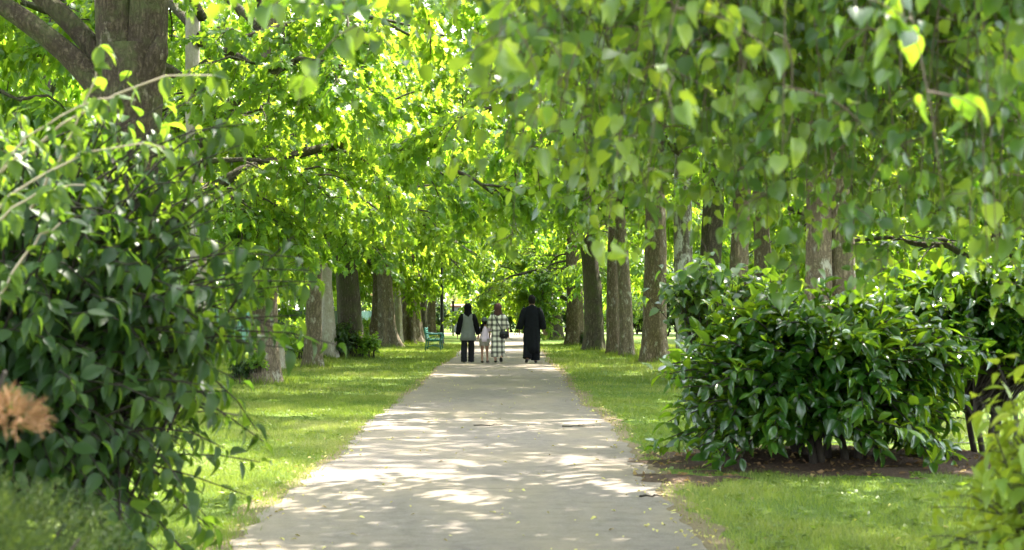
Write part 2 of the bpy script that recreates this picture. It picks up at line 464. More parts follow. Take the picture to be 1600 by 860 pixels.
def gen_crown(seed, T, mat, nlimb=17, nsec=9, ntw=10, nleaf=13, z0=3.6, z1=11.5, rad=5.3, leaf=.15, low_droop=1.0, twigs=True, up=4.0):
    rng = np.random.default_rng(seed)
    lv, br = MB(), MB()
    for i in range(nlimb):
        f = i / (nlimb - 1)
        z = z0 + (z1 - z0) * f
        az = i * 2.4 + rng.normal(0, .25)
        L = rad * (1.0 - .55 * f ** 1.5) * rng.uniform(.85, 1.1)
        e0 = R(28 + 38 * f + rng.normal(0, 8))
        l1 = polyline((0, 0, z), az, e0, L, R(62 * low_droop * (1 - .5 * f)), rng)
        tube(br, l1, np.linspace(.11 - .04 * f, .018, len(l1)), 6)
        limb_spray(lv, br, rng, l1, T, nsec if f < .4 else max(5, int(nsec * .62)), ntw if f < .4 else max(5, int(ntw * .75)), nleaf, leaf, twigs)
    return lv.build('crown_leaves', mat), br.build('crown_limbs', M['bark_dark'])

def gen_bush(seed, T, mat, rx, ry, h, nshoot, nleaf, leaf, droop=.6, stems=9, stem_mat=None, lump=.22, base=.25, zlow=.0, hmean=.4, shell=.5, wood=.012, updir=.35, nrm_out=.5, skirt=1.0, shear=0.0, czmin=-.35):
    """shoots arch from a few stems at the ground to tips spread through a lumpy dome; leaves sit along each shoot"""
    rng = np.random.default_rng(seed)
    lv, br = MB(), MB()
    ph = rng.uniform(0, 6.28, 8)
    heads = []
    for i in range(stems):
        a = rng.uniform(0, 6.28); r = base * math.sqrt(rng.uniform(0, 1))
        p0 = np.array([r * math.cos(a) * rx, r * math.sin(a) * ry, -.05])
        a2 = a + rng.normal(0, .5); rr = rng.uniform(.15, .6)
        p2 = np.array([rr * math.cos(a2) * rx, rr * math.sin(a2) * ry, h * rng.uniform(.35, .6)])
        mid = (p0 + p2) / 2 + np.array([0, 0, h * .06]) + rng.normal(0, .04, 3) * h
        tt = np.linspace(0, 1, 6)[:, None]
        c = (1 - tt) ** 2 * p0 + 2 * tt * (1 - tt) * mid + tt ** 2 * p2
        tube(br, c, np.linspace(wood * 2.6, wood * 1.5, 6), 7)
        heads.append(c)
    for i in range(nshoot):
        th = rng.uniform(0, 2 * PI); cz = rng.uniform(czmin if zlow == 0 else -.1, 1)
        sz = math.sqrt(max(0, 1 - cz * cz))
        lum = 1 + lump * (math.sin(3 * th + ph[0]) * .5 + math.sin(5 * th + 4 * cz + ph[1]) * .5 + math.sin(9 * cz + 2 * th + ph[2]) * .5)
        r = lum * rng.uniform(shell, 1.04) ** .6
        zc = zlow + (h - zlow) * .45
        tip = np.array([rx * r * sz * math.cos(th), ry * r * sz * math.sin(th), zc + ((h - zc) if cz > 0 else (zc - zlow) * 2.4 * skirt) * r * cz])
        tip[2] = max(tip[2], .06 + zlow)
        tip[0] += shear * (tip[2] - h * .5)
        c = heads[rng.integers(len(heads))]
        st, _ = at_t(c, rng.uniform(.35, .98))
        if np.linalg.norm(tip - st) < .12: continue
        ctrl = st * .45 + tip * .55 + np.array([0, 0, .22 * h * rng.uniform(.3, 1.1)])
        tt = np.linspace(0, 1, 7)[:, None]
        l = (1 - tt) ** 2 * st + 2 * tt * (1 - tt) * ctrl + tt ** 2 * tip
        tube(br, l, np.linspace(wood, wood * .3, 7), 4, cap=False)
        m = nleaf
        u = (1 - .62 * np.linspace(1, 0, m) ** 1.1) * 5.999
        u = np.clip(u, 0, 5.99)
        i0 = u.astype(int); w = (u - i0)[:, None]
        pos = l[i0] * (1 - w) + l[i0 + 1] * w
        dr = norm(l[i0 + 1] - l[i0])
        ang = np.arange(m) * 2.4 + rng.uniform(0, 6.28)
        s1 = norm(np.cross(dr, rng.normal(0, 1, 3))); s2 = np.cross(dr, s1)
        lat = s1 * np.cos(ang)[:, None] + s2 * np.sin(ang)[:, None]
        ax = norm(dr * updir + lat * rng.uniform(.5, 1, (m, 1)) + np.array([0, 0, -1]) * droop * rng.uniform(.4, 1.3, (m, 1)))
        out = norm(pos - np.array([0, 0, h * .3]))
        nr = norm(np.array([0, 0, .8]) + out * nrm_out + rng.normal(0, .32, (m, 3)))
        hue = rng.normal(hmean, .14)
        put_leaves(lv, T, pos + ax * .01, ax, nr, leaf * rng.uniform(.6, 1.15, m), np.clip(hue + rng.normal(0, .14, m), 0, 1))
    return lv.build('bush_leaves', mat), br.build('bush_stems', stem_mat or M['dark_stem'])

def trunk_mesh(seed, r0, H, mat, flare=.5, lobes=5, lobe_amp=.07, top=.35, bend=.09, knots=5):
    rng = np.random.default_rng(seed)
    n, zs = 30, np.concatenate([np.linspace(-.15, 1.2, 14), np.linspace(1.45, H, 24)])
    th = np.linspace(0, 2 * PI, n, endpoint=False)
    ph = rng.uniform(0, 6.28, 6)
    kn = [(rng.uniform(0, 6.28), rng.uniform(.6, 4.5), rng.uniform(.06, .16), rng.uniform(.10, .24)) for _ in range(knots)]
    mb = MB(); V = []
    for z in zs:
        r = r0 * (1 - (1 - top) * max(z, 0) / H) + r0 * flare * math.exp(-max(z, 0) / .32)
        lob = lobe_amp * (math.exp(-max(z, 0) / .9) * 2.2 + .5)
        q = 1 + lob * np.cos(lobes * th + ph[0] + .25 * z) + lob * .6 * np.cos((lobes - 2) * th + ph[1] - .3 * z) + .025 * np.sin(11 * th + ph[2] + 2.2 * z) + .02 * np.sin(17 * th - 3.1 * z + ph[3])
        for (a, kz, amp, w) in kn:
            dth = np.angle(np.exp(1j * (th - a)))
            q += amp / max(r0, .2) * .5 * np.exp(-(dth / .45) ** 2 - ((z - kz) / w) ** 2)
        q += rng.normal(0, .008, n)
        cx = bend * math.sin(.55 * z + ph[4]) - bend * math.sin(ph[4]); cy = bend * math.sin(.47 * z + ph[5]) - bend * math.sin(ph[5])
        V.append(np.stack([cx + r * q * np.cos(th), cy + r * q * np.sin(th), np.full(n, z)], 1))
    F = []
    for k in range(len(zs) - 1):
        for j in range(n):
            a = k * n + j; b = k * n + (j + 1) % n
            F += [(a, b, b + n), (a, b + n, a + n)]
    mb.add(np.concatenate(V), F)
    return mb.build('trunk', mat)

# crown meshes shared by the trees
CR = {}
CR['a'] = gen_crown(1, T_MAPLE, M['leaf_syc'], nlimb=20, nsec=10, ntw=10, nleaf=15, leaf=.16)
CR['b'] = gen_crown(2, T_MAPLE, M['leaf_syc'], nlimb=20, nsec=10, ntw=10, nleaf=15, leaf=.16, low_droop=1.15)
CR['c'] = gen_crown(3, T_FAR, M['leaf_far'], nlimb=20, nsec=10, ntw=10, nleaf=16, leaf=.205, twigs=False)
CR['d'] = gen_crown(4, T_FAR, M['leaf_far'], nlimb=20, nsec=10, ntw=10, nleaf=16, leaf=.205, twigs=False, low_droop=1.2)
CR['e'] = gen_crown(5, T_FAR, M['leaf_far'], nlimb=24, nsec=10, ntw=10, nleaf=15, z0=1.6, z1=11, rad=5.2, leaf=.23, twigs=False, low_droop=1.1)

CR['sparse'] = gen_crown(6, T_FAR, M['leaf_lime'], nlimb=14, nsec=7, ntw=7, nleaf=11, leaf=.13, z0=3.4, z1=10, rad=5.0)

BASES = []
def tree(name, label, X, Y, dia, bark, crown, cz=0.0, cs=1.0, crot=0.0, lean=(0, 0), H=11.5, group=None, seed=0, **kw):
    t = thing(name, label, 'tree', (X, Y, 0), (lean[1], lean[0], 0), group)
    if abs(X) < 8 and 8 < Y < 100: BASES.append((X, Y, dia / 2))
    part('trunk', trunk_mesh(seed + 100, dia / 2, H, M[bark], **kw), t)
    lv, br = CR[crown]
    part('limbs', br, t, (0, 0, cz), (0, 0, crot), (cs, cs, cs))
    part('crown', lv, t, (0, 0, cz), (0, 0, crot), (cs, cs, cs))
    return t

def at(px, Y, z=None):
    return (px - 791) / 2500 * Y

# ------------------------------------------------------------------ world, sun, camera
SUN_EL, SUN_AZ = 58.0, 42.0          # azimuth measured from straight ahead (+Y), positive = to the right
w = bpy.data.worlds.new('World'); sc.world = w; w.use_nodes = True
nt = w.node_tree; nt.nodes.clear()
sky = nt.nodes.new('ShaderNodeTexSky'); sky.sky_type = 'NISHITA'; sky.sun_disc = False
sky.sun_elevation = R(SUN_EL); sky.sun_rotation = R(SUN_AZ); sky.air_density = 1.0; sky.dust_density = 1.5
bg = nt.nodes.new('ShaderNodeBackground'); bg.inputs['Strength'].default_value = .15
wo = nt.nodes.new('ShaderNodeOutputWorld')
hs = nt.nodes.new('ShaderNodeHueSaturation'); hs.inputs['Saturation'].default_value = .4   # thin bright summer haze
nt.links.new(sky.outputs[0], hs.inputs['Color']); nt.links.new(hs.outputs[0], bg.inputs['Color']); nt.links.new(bg.outputs[0], wo.inputs['Surface'])
sl = bpy.data.lights.new('sun', 'SUN'); sl.energy = 2.5; sl.angle = R(.6); sl.color = (1.0, .93, .79)
so = link(bpy.data.objects.new('sun', sl))
sd = Vector((math.sin(R(SUN_AZ)) * math.cos(R(SUN_EL)), math.cos(R(SUN_AZ)) * math.cos(R(SUN_EL)), math.sin(R(SUN_EL))))
so.rotation_euler = sd.to_track_quat('Z', 'Y').to_euler()
so.location = sd * 60

cam = bpy.data.cameras.new('camera'); co = link(bpy.data.objects.new('camera', cam)); sc.camera = co
co.location = (0, 0, 1.35); co.rotation_euler = (R(90), 0, 0)
cam.sensor_width = 36; cam.lens = 2500 / 1600 * 36
cam.shift_x = 9 / 1600; cam.shift_y = 61 / 1600
cam.clip_start = .1; cam.clip_end = 1500
cam.dof.use_dof = True; cam.dof.focus_distance = 36; cam.dof.aperture_fstop = 4.5
vs = sc.view_settings; vs.view_transform = 'Standard'; vs.look = 'None'; vs.gamma = 1; vs.use_curve_mapping = False
vs.exposure = 3.42
sc.cycles.max_bounces = 10; sc.cycles.diffuse_bounces = 5; sc.cycles.transmission_bounces = 7; sc.cycles.glossy_bounces = 2
sc.cycles.caustics_reflective = False; sc.cycles.caustics_refractive = False
sc.cycles.use_denoising = True
sc.cycles.sample_clamp_indirect = 6

# ------------------------------------------------------------------ ground, path, verge
rg = np.random.default_rng(11)
mb = MB(); mb.add([(-250, -60, 0), (250, -60, 0), (250, 420, 0), (-250, 420, 0)], [(0, 1, 2), (0, 2, 3)])
o = part('lawn_ground', mb.build('lawn_ground', M['lawn'])); tag(o, 'mown lawn stretching on both sides of the path', 'lawn', kind='structure')

def smooth_noise(y, seed, amp):
    r = np.random.default_rng(seed); s = 0
    for k, f in enumerate((.35, .9, 2.1, 5.0, 11.0)):
        s = s + np.sin(y * f + r.uniform(0, 6.28)) / (1 + k * .8)
    return amp * s
ys = np.concatenate([np.arange(-6, 45, .12), np.arange(45, 114, .5)])
def strip(name, xl, xr, z, mat):
    n = len(ys); mb = MB()
    V = np.concatenate([np.stack([xl, ys, np.full(n, z)], 1), np.stack([xr, ys, np.full(n, z)], 1)])
    F = []
    for k in range(n - 1): F += [(k, k + n, k + n + 1), (k, k + n + 1, k + 1)]
    mb.add(V, F)
    return part(name, mb.build(name, mat))
def path_l(y): return -1.66 + smooth_noise(y, 1, .05) + .03 * np.sin(y * 7.3 + 2 * np.sin(y * 1.9))
def path_r(y): return 1.20 + smooth_noise(y, 2, .05) + .03 * np.sin(y * 6.1 + 2 * np.sin(y * 2.3))
o = strip('earth_verge', path_l(ys) - .12 + smooth_noise(ys, 3, .07), path_r(ys) + .19 + smooth_noise(ys, 4, .08), .004, M['verge']); tag(o, 'worn earth edging along the path', 'verge', kind='structure')
o = strip('path', path_l(ys), path_r(ys), .008, M['path']); tag(o, 'straight worn asphalt park path', 'path', kind='structure')
mb = MB(); mb.add([(-40, 109, .006), (40, 109, .006), (40, 114.5, .006), (-40, 114.5, .006)], [(0, 1, 2), (0, 2, 3)])
o = part('cross_path', mb.build('cross_path', M['path'])); tag(o, 'pale path crossing at the end of the avenue', 'path', kind='structure')

# bare soil under the laurel, a low uneven mound
def soil_h(x, y):
    u = ((x - 3.05) / 1.95) ** 2 + ((y - 14.75) / 1.6) ** 2
    v = ((x - 1.45) / .55) ** 2 + ((y - 13.0) / .5) ** 2
    b = np.maximum(1 - u, (1 - v) * .5)
    return .09 * b + .012 * np.sin(x * 9 + y * 5) + .012 * np.sin(x * 4 - y * 11) - .012
gx, gy = np.meshgrid(np.linspace(.9, 5.3, 90), np.linspace(12, 15.8, 90))
gz = soil_h(gx, gy); V = np.stack([gx.ravel(), gy.ravel(), np.maximum(gz, -.03).ravel()], 1)
idx = np.arange(8100).reshape(90, 90)
F = np.concatenate([np.stack([idx[:-1, :-1], idx[:-1, 1:], idx[1:, 1:]], -1).reshape(-1, 3), np.stack([idx[:-1, :-1], idx[1:, 1:], idx[1:, :-1]], -1).reshape(-1, 3)])
mb = MB(); mb.add(V, F)
o = part('soil_bed', mb.build('soil_bed', M['soil'])); tag(o, 'bare brown soil under the laurel bush', 'soil', kind='structure')

# ------------------------------------------------------------------ grass blades (uncountable)
def grass_patch(n, x0, x1, y0, y1, hmin, hmax, wid, seed):
    r = np.random.default_rng(seed)
    y = y0 * (y1 / y0) ** r.uniform(0, 1, n)
    x = r.uniform(x0, x1, n)
    ok = (x < path_l(y) - .04 + r.normal(0, .05, n)) | (x > path_r(y) + .15 + r.normal(0, .08, n))
    ok &= ~((soil_h(x, y) > -.004) & (y > 11.9) & (y < 15.9) & (x > .8) & (x < 5.4) & (r.uniform(0, 1, n) > .06))
    patch = np.sin(x * 1.7 + 1.3 * np.sin(y * .9)) * np.sin(y * 1.1 + 1.1 * np.sin(x * 1.3)) + .5 * np.sin(x * 5 + y * 3)
    ok &= r.uniform(-1.5, 1, n) < patch + .15
    x, y, patch = x[ok], y[ok], patch[ok]; m = len(x)
    sc_ = np.maximum(1, y / 14)
    h = r.uniform(hmin, hmax, m) * (1 + .25 * patch) * np.sqrt(sc_)
    edge = np.exp(-np.minimum(np.abs(x - path_l(y)), np.abs(x - path_r(y))) / .12); h *= 1 + .5 * edge
    a = r.uniform(0, 2 * PI, m); wv = wid * sc_ * r.uniform(.7, 1.3, m)
    la = r.uniform(0, 2 * PI, m); ln = h * r.uniform(.15, .9, m)
    b = np.stack([x, y, np.zeros(m)], 1)
    dx = np.stack([np.cos(a) * wv, np.sin(a) * wv, np.zeros(m)], 1)
    tip = b + np.stack([np.cos(la) * ln, np.sin(la) * ln, h], 1)
    V = np.stack([b - dx, b + dx, tip], 1).reshape(-1, 3)
    hue = np.clip(.48 + .20 * patch + .22 * np.sin(x * .8 + .6 * y + 2 * np.sin(y * .23)) + r.normal(0, .15, m), 0, 1)
    hue = np.where(r.uniform(0, 1, m) < .04, 1.0, hue)
    return V, np.arange(m * 3).reshape(-1, 3), np.repeat(hue, 3)
mb = MB()
mb.add(*grass_patch(200000, -5.2, -1.4, 8.2, 26, .02, .05, .0028, 21))
mb.add(*grass_patch(170000, 1.15, 6.0, 8.2, 26, .02, .05, .0028, 22))
mb.add(*grass_patch(90000, -8.5, -1.4, 24, 70, .03, .05, .0028, 23))
mb.add(*grass_patch(90000, 1.1, 9.5, 22, 70, .03, .05, .0028, 24))
o = part('grass', mb.build('grass', M['grass'], smooth=False)); tag(o, 'short mown grass beside the path', 'grass', kind='stuff')

# clover and daisy-like rosettes give the lawn its lumps
r = np.random.default_rng(31); mb = MB()
n = 2600; y = 8.5 * (30 / 8.5) ** r.uniform(0, 1, n); x = np.where(r.uniform(0, 1, n) < .5, r.uniform(-5, -1.75, n), r.uniform(1.4, 5.5, n))
k = soil_h(x, y) < -.004; x, y = x[k], y[k]; n = len(x)
for q in range(5):
    a = r.uniform(0, 6.28, n)
    put_leaves(mb, T_OVATE, np.stack([x + r.normal(0, .02, n), y + r.normal(0, .02, n), np.full(n, .012)], 1), np.stack([np.cos(a), np.sin(a), r.uniform(.1, .9, n)], 1), np.tile([0, 0, 1.0], (n, 1)) + r.normal(0, .2, (n, 3)), r.uniform(.03, .065, n), np.clip(r.normal(.3, .15, n), 0, 1))
o = part('clover_rosettes', mb.build('clover_rosettes', M['grass'])); tag(o, 'low clover and weed rosettes in the lawn', 'weeds', kind='stuff')

# fallen leaves: on the path, along its edges, on the soil
r = np.random.default_rng(41); mb = MB()
n = 1300; y = 9 * (60 / 9) ** r.uniform(0, 1, n)
e = r.uniform(0, 1, n); x = np.where(e < .40, path_r(y) + r.normal(.05, .14, n), np.where(e < .62, path_l(y) + r.normal(-.03, .12, n), np.where(e < .78, r.uniform(-1.5, 1.1, n), r.uniform(-4, 4, n))))
a = r.uniform(0, 6.28, n)
put_leaves(mb, T_OVATE, np.stack([x, y, np.where((x > -1.6) & (x < 1.2), .016, .035)], 1), np.stack([np.cos(a), np.sin(a), r.normal(.05, .12, n)], 1), np.tile([0, 0, 1.0], (n, 1)) + r.normal(0, .25, (n, 3)), r.uniform(.012, .05, n), r.uniform(0, 1, n))
o = part('fallen_leaves', mb.build('fallen_leaves', M['path_litter'])); tag(o, 'small yellow fallen leaves scattered on the path', 'leaf litter', kind='stuff')
mb = MB(); n = 1100; x = r.uniform(1.0, 5.2, n); y = r.uniform(12.2, 15.6, n); k = soil_h(x, y) > .0; x, y = x[k], y[k]; n = len(x); a = r.uniform(0, 6.28, n)
put_leaves(mb, T_OVATE, np.stack([x, y, soil_h(x, y) + .008], 1), np.stack([np.cos(a), np.sin(a), r.normal(.1, .25, n)], 1), np.tile([0, 0, 1.0], (n, 1)) + r.normal(0, .4, (n, 3)), r.uniform(.02, .075, n), r.uniform(0, .6, n))
o = part('leaf_litter', mb.build('leaf_litter', M['litter'])); tag(o, 'brown dead leaves on the soil under the laurel', 'leaf litter', kind='stuff')

def twig(label, X, Y, L, az, seed):
    rr = np.random.default_rng(seed); mb = MB()
    p = polyline((0, 0, .012), az, 0, L, 0, rr, 8, .35); p[:, 2] = .012 + np.abs(rr.normal(0, .006, len(p)))
    tube(mb, p, np.linspace(.009, .004, len(p)), 6)
    q = polyline(p[4], az + .7, .1, L * .3, .1, rr, 4, .3); q[:, 2] = np.clip(q[:, 2], .008, .03)
    tube(mb, q, np.linspace(.005, .002, len(q)), 5)
    o = part('twig', mb.build('twig', M['dark_stem'])); o.location = (X, Y, .004); tag(o, label, 'twig')
twig('forked twig lying near the middle of the path', at(740, 19.2), 19.2, .36, -.15, 1)
twig('thin straight twig lying towards the right side of the path', at(878, 19.0), 19.0, .40, -.05, 2)
twig('short thick twig on the path edge beside the laurel', at(1000, 11.7), 11.7, .22, .15, 3)

# ------------------------------------------------------------------ avenue trees
GL, GR = 'trees of the left avenue row', 'trees of the right avenue row'
# basal shoots shared by several trees
SH = gen_bush(51, T_MAPLE, M['leaf_syc'], .55, .5, 1.0, 60, 9, .13, droop=.5, stems=8, wood=.006, base=.6, shell=.3)
SH_D = gen_bush(52, T_OVATE, M['leaf_under'], .62, .5, 1.15, 110, 10, .12, droop=.5, stems=8, wood=.006, base=.6, shell=.25)
def shoots(t, x, y, s, mesh=SH, z=0.0):
    g = part('basal_shoots', mesh[0], t, (x, y, z), (0, 0, x * 7), (s, s, s))
    part('stems', mesh[1], g)

# large forked tree behind the left shrub
def forked():
    t = thing('avenue_tree', 'massive mossy forked trunk rising behind the left shrub', 'tree', (at(207, 20), 20, 0), (0, 0, 0), GL)
    rng = np.random.default_rng(5)
    mb = MB()
    def stem(pts, rad, n=26, seed=0):
        pts = np.array(pts, float); k = np.linspace(0, len(pts) - 1, 26); i = np.minimum(k.astype(int), len(pts) - 2); u = k - i
        # smooth the polyline
        P = np.stack([np.interp(k, range(len(pts)), pts[:, d]) for d in range(3)], 1)
        for _ in range(3): P[1:-1] = (P[:-2] + 2 * P[1:-1] + P[2:]) / 4
        rr = np.interp(k, range(len(rad)), rad)
        th = np.linspace(0, 2 * PI, n, endpoint=False); t_ = norm(np.gradient(P, axis=0))
        s_ = np.array([0, 1.0, 0]); u_ = norm(s_ - t_ * (t_ @ s_)[:, None]); w_ = np.cross(t_, u_)
        ph = rng.uniform(0, 6.28, 4)
        q = 1 + .05 * np.cos(4 * th[None] + ph[0] + k[:, None] * .4) + .035 * np.cos(7 * th[None] + ph[1] - k[:, None] * .7) + rng.normal(0, .012, (26, n))
        V = P[:, None] + (u_[:, None] * np.cos(th)[None, :, None] + w_[:, None] * np.sin(th)[None, :, None]) * (rr[:, None] * q)[:, :, None]
        F = []
        for a_ in range(25):
            for j in range(n):
                a = a_ * n + j; b = a_ * n + (j + 1) % n
                F += [(a, b, b + n), (a, b + n, a + n)]
        mb.add(V, F)
    stem([(0, 0, -.1), (0, 0, .5), (.02, 0, 1.5), (.0, 0, 2.6), (-.02, 0, 3.6), (-.03, 0, 4.3), (-.05, 0, 4.7)], [.55, .40, .33, .31, .35, .42, .36])
    stem([(-.08, 0, 3.7), (-.17, 0, 4.4), (-.23, 0, 5.2), (-.30, .1, 7), (-.5, .2, 12)], [.22, .27, .25, .22, .07])
    stem([(.08, .02, 3.7), (.14, 0, 4.4), (.20, 0, 5.2), (.33, -.1, 7), (.7, -.1, 11.5)], [.22, .26, .235, .21, .07])
    stem([(-.10, -.1, 3.75), (-.40, -.15, 4.22), (-.80, -.2, 4.62), (-1.35, -.25, 5.05), (-2.4, -.3, 5.7), (-3.8, -.2, 6.2)], [.20, .16, .13, .12, .09, .03])
    stem([(-.22, .05, 4.3), (-.55, .1, 4.75), (-1.0, .15, 5.2), (-1.9, .3, 5.9), (-3.0, .5, 6.4)], [.15, .13, .115, .09, .03])
    stem([(.22, -.12, 4.35), (.36, -.16, 4.62), (.40, -.17, 4.80)], [.17, .13, .06])
    part('trunk', mb.build('trunk', M['bark_dark_brown']), t)
    lv, br = CR['b']
    part('limbs', br, t, (0, 0, 2.2), (0, 0, .4)); part('crown', lv, t, (0, 0, 2.2), (0, 0, .4))
    return t
M['bark_dark_brown'] = bark_mat('bark_dark_brown', (.045, .032, .023), (.14, .105, .075), moss_amt=.7, pale=(.27, .23, .19), pale_amt=.22)
forked()

T = tree
LB = low_bough
t = T('avenue_tree', 'slender pale grey trunk beside the massive forked tree', at(316, 25), 25, .27, 'bark_pale', 'a', -.2, .95, .3, group=GL, seed=1, flare=.3, top=.6)
LB(t, 1, 3.7, -10, 2.0, 12, 55); LB(t, 2, 3.2, -60, 1.6, 15, 55); LB(t, 3, 3.2, 35, 1.6, 8, 50); LB(t, 4, 4.5, 5, 2.6, 15, 55); LB(t, 5, 3.6, -160, 2.4, 15, 55); LB(t, 6, 2.9, -30, 1.4, 12, 50)
t = T('avenue_tree', 'broad tan trunk with leafy shoots next to the left shrub', at(415, 31), 31, .56, 'bark_tan', 'b', -.1, 1, 1.9, lean=(R(-.6), 0), group=GL, seed=2, flare=.35, knots=6, lobe_amp=.05)
LB(t, 7, 4.2, -20, 2.4, 10, 60); LB(t, 8, 3.0, -62, 1.5, -20, 75, hue0=.8, nsec=6, size=.5); LB(t, 9, 4.3, 20, 2.6, 10, 55)
shoots(t, -.1, -.42, .42, SH, .25); shoots(t, -.45, -.2, .5, SH_D)
t = T('avenue_tree', 'brown tapering trunk just left of the pale smooth trunk', at(489, 39.7), 39.7, .40, 'bark_tan', 'a', -.2, 1.0, 4.0, lean=(R(-1.6), 0), group=GL, seed=3, flare=.35, top=.5)
LB(t, 10, 4.3, -15, 3.2, 10, 45, hue0=.7); LB(t, 11, 4.2, 15, 3.2, 8, 45, hue0=.7); LB(t, 12, 4.0, -45, 2.4, 5, 45, hue0=.65)
T('avenue_tree', 'pale smooth straight trunk in the left row', at(515, 48), 48, .47, 'bark_pale', 'b', 0, 1, 5.1, lean=(R(-1.2), 0), group=GL, seed=4, flare=.30, top=.55, lobe_amp=.03)
t = T('avenue_tree', 'thick dark trunk with a shrubby skirt right of the pale trunk', at(549, 48.8), 48.8, .76, 'bark_dark', 'a', 0, 1.05, 2.2, lean=(R(-.5), 0), group=GL, seed=5, flare=.4, lobe_amp=.08)
LB(t, 13, 4.8, -10, 3.4, 8, 48, hue0=.65); LB(t, 14, 4.7, 30, 3.4, 5, 48, hue0=.6)
shoots(t, -.25, -.5, 1.05, SH_D); shoots(t, .55, -.4, .85, SH)
T('avenue_tree', 'narrow brown trunk left in the fluted cluster', at(586, 66), 66, .46, 'bark_brown', 'c', -.7, 1, .8, group=GL, seed=6, flare=.5, lobe_amp=.12)
T('avenue_tree', 'grey fluted trunk, widest of the cluster behind the shrubby one', at(607, 65), 65, .70, 'bark_tan', 'd', -.5, 1, 2.8, lean=(R(-1.2), 0), group=GL, seed=7, flare=.55, lobe_amp=.16, lobes=6)
T('avenue_tree', 'pale thin trunk at the right of the fluted cluster', at(622, 72), 72, .40, 'bark_pale', 'c', -.3, 1.05, 3.3, group=GL, seed=8, flare=.3)
T('avenue_tree', 'wide ribbed brown trunk left of the bench', at(643, 74), 74, .92, 'bark_tan', 'd', -.6, 1.05, 5.3, group=GL, seed=9, flare=.45, lobe_amp=.15, lobes=7)
T('avenue_tree', 'dark trunk directly behind the bench', at(661, 84), 84, .50, 'bark_dark', 'c', -.6, 1.05, 1.1, group=GL, seed=10, flare=.4)
t = T('avenue_tree', 'reddish brown trunk, last of the left row before the lamp post', at(673, 95), 95, .52, 'bark_brown', 'd', -.5, 1.1, 2.0, group=GL, seed=11, flare=.4)
for i in range(4): LB(t, 50 + i, 5.2 - .2 * i, 10 + 35 * (i - 1.5), 3.0, 8, 40, T=T_FAR, leaf=.2, hue0=.45)

T('avenue_tree', 'thin tan trunk in shade between the narrow brown and widest fluted trunks', at(597, 79), 79, .40, 'bark_tan', 'c', -.2, 1, 1.2, group=GL, seed=12, flare=.35)
T('avenue_tree', 'ash grey trunk half hidden left of the wide ribbed trunk', at(631, 87), 87, .52, 'bark_pale', 'd', -.2, 1, 4.2, group=GL, seed=13, flare=.35)
T('avenue_tree', 'light brown trunk half hidden right of the wide ribbed trunk', at(653, 97), 97, .55, 'bark_tan', 'c', -.2, 1, .2, group=GL, seed=14, flare=.35)

def twin():
    t = thing('avenue_tree', 'twin stemmed brown trunk standing behind the laurel bush', 'tree', (at(1292, 22), 22, 0), (0, 0, 0), GR)
    a = trunk_mesh(301, .20, 11, M['bark_brown'], flare=.4); b = trunk_mesh(302, .22, 11.5, M['bark_brown'], flare=.4)
    part('trunk', a, t, (-.17, -.1, 0), (0, R(-1.5), 0)); part('trunk', b, t, (.19, .08, 0), (0, R(1.0), 0))
    lv, br = CR['a']
    part('limbs', br, t, (0, 0, .1), (0, 0, 3)); part('crown', lv, t, (0, 0, .1), (0, 0, 3))
twin()
T('avenue_tree', 'lichen covered pale trunk left of the laurel bush', at(1078, 31), 31, .40, 'bark_lichen', 'b', .9, 1, 2.5, lean=(R(-2.0), 0), group=GR, seed=21, flare=.35, top=.6)
T('avenue_tree', 'sturdy brown flaking trunk with a flared foot on the right lawn', at(1022, 43.8), 43.8, .66, 'bark_brown', 'a', 1.5, 1, .7, lean=(R(-2.0), 0), group=GR, seed=22, flare=.38, top=.55, knots=2)
T('avenue_tree', 'slim grey trunk, right one of the close pair on the right', at(979, 50.4), 50.4, .42, 'bark_tan', 'b', 1.3, 1, 4.4, lean=(R(-1.2), 0), group=GR, seed=23, flare=.3, top=.6)
T('avenue_tree', 'slim dark trunk, left one of the close pair on the right', at(960, 52), 52, .40, 'bark_brown', 'c', 1.0, 1, .2, lean=(R(-1.4), 0), group=GR, seed=24, flare=.35, top=.6)
T('avenue_tree', 'dark leaning trunk beyond the close pair on the right', at(929, 58), 58, .70, 'bark_dark', 'd', .3, 1, 1.4, lean=(R(-3.0), 0), group=GR, seed=25, flare=.35, top=.5)
t = T('avenue_tree', 'burred squat trunk next to the man in black', at(897, 67.5), 67.5, .76, 'bark_brown', 'c', -1.6, .95, 2.4, group=GR, seed=26, flare=.3, knots=9, lobe_amp=.05)
shoots(t, .5, -.2, .6, SH_D)
for i in range(6): LB(t, 30 + i, 3.9 - .3 * i, 175 + 40 * (i % 3 - 1), 2.3, 5, 85, T=T_FAR, leaf=.17, hue0=.3)
t = T('avenue_tree', 'small dark trunk, farthest clear one of the right row', at(870, 84), 84, .56, 'bark_dark', 'd', -.5, 1, 3.9, group=GR, seed=27, flare=.45)
for i in range(4): LB(t, 40 + i, 5.0 - .2 * i, 180 + 35 * (i - 1.5), 2.6, 8, 45, T=T_FAR, leaf=.2, hue0=.45)
T('avenue_tree', 'thin brown trunk half hidden behind the man in black', at(857, 92), 92, .45, 'bark_brown', 'c', -.2, 1, 5.0, group=GR, seed=28)
T('avenue_tree', 'dark trunk glimpsed through hanging leaves above the laurel', at(1105, 35), 35, .50, 'bark_dark', 'b', .9, 1, 3.2, group=GR, seed=29, top=.6)
T('avenue_tree', 'reddish trunk glimpsed between the dark and the twin trunks', at(1148, 29), 29, .34, 'bark_brown', 'a', .8, .9, 5.5, group=GR, seed=30, top=.6)
T('avenue_tree', 'thin tan trunk glimpsed left of the twin trunks', at(1190, 38), 38, .42, 'bark_tan', 'a', .8, 1, 4.7, group=GR, seed=31, top=.6)

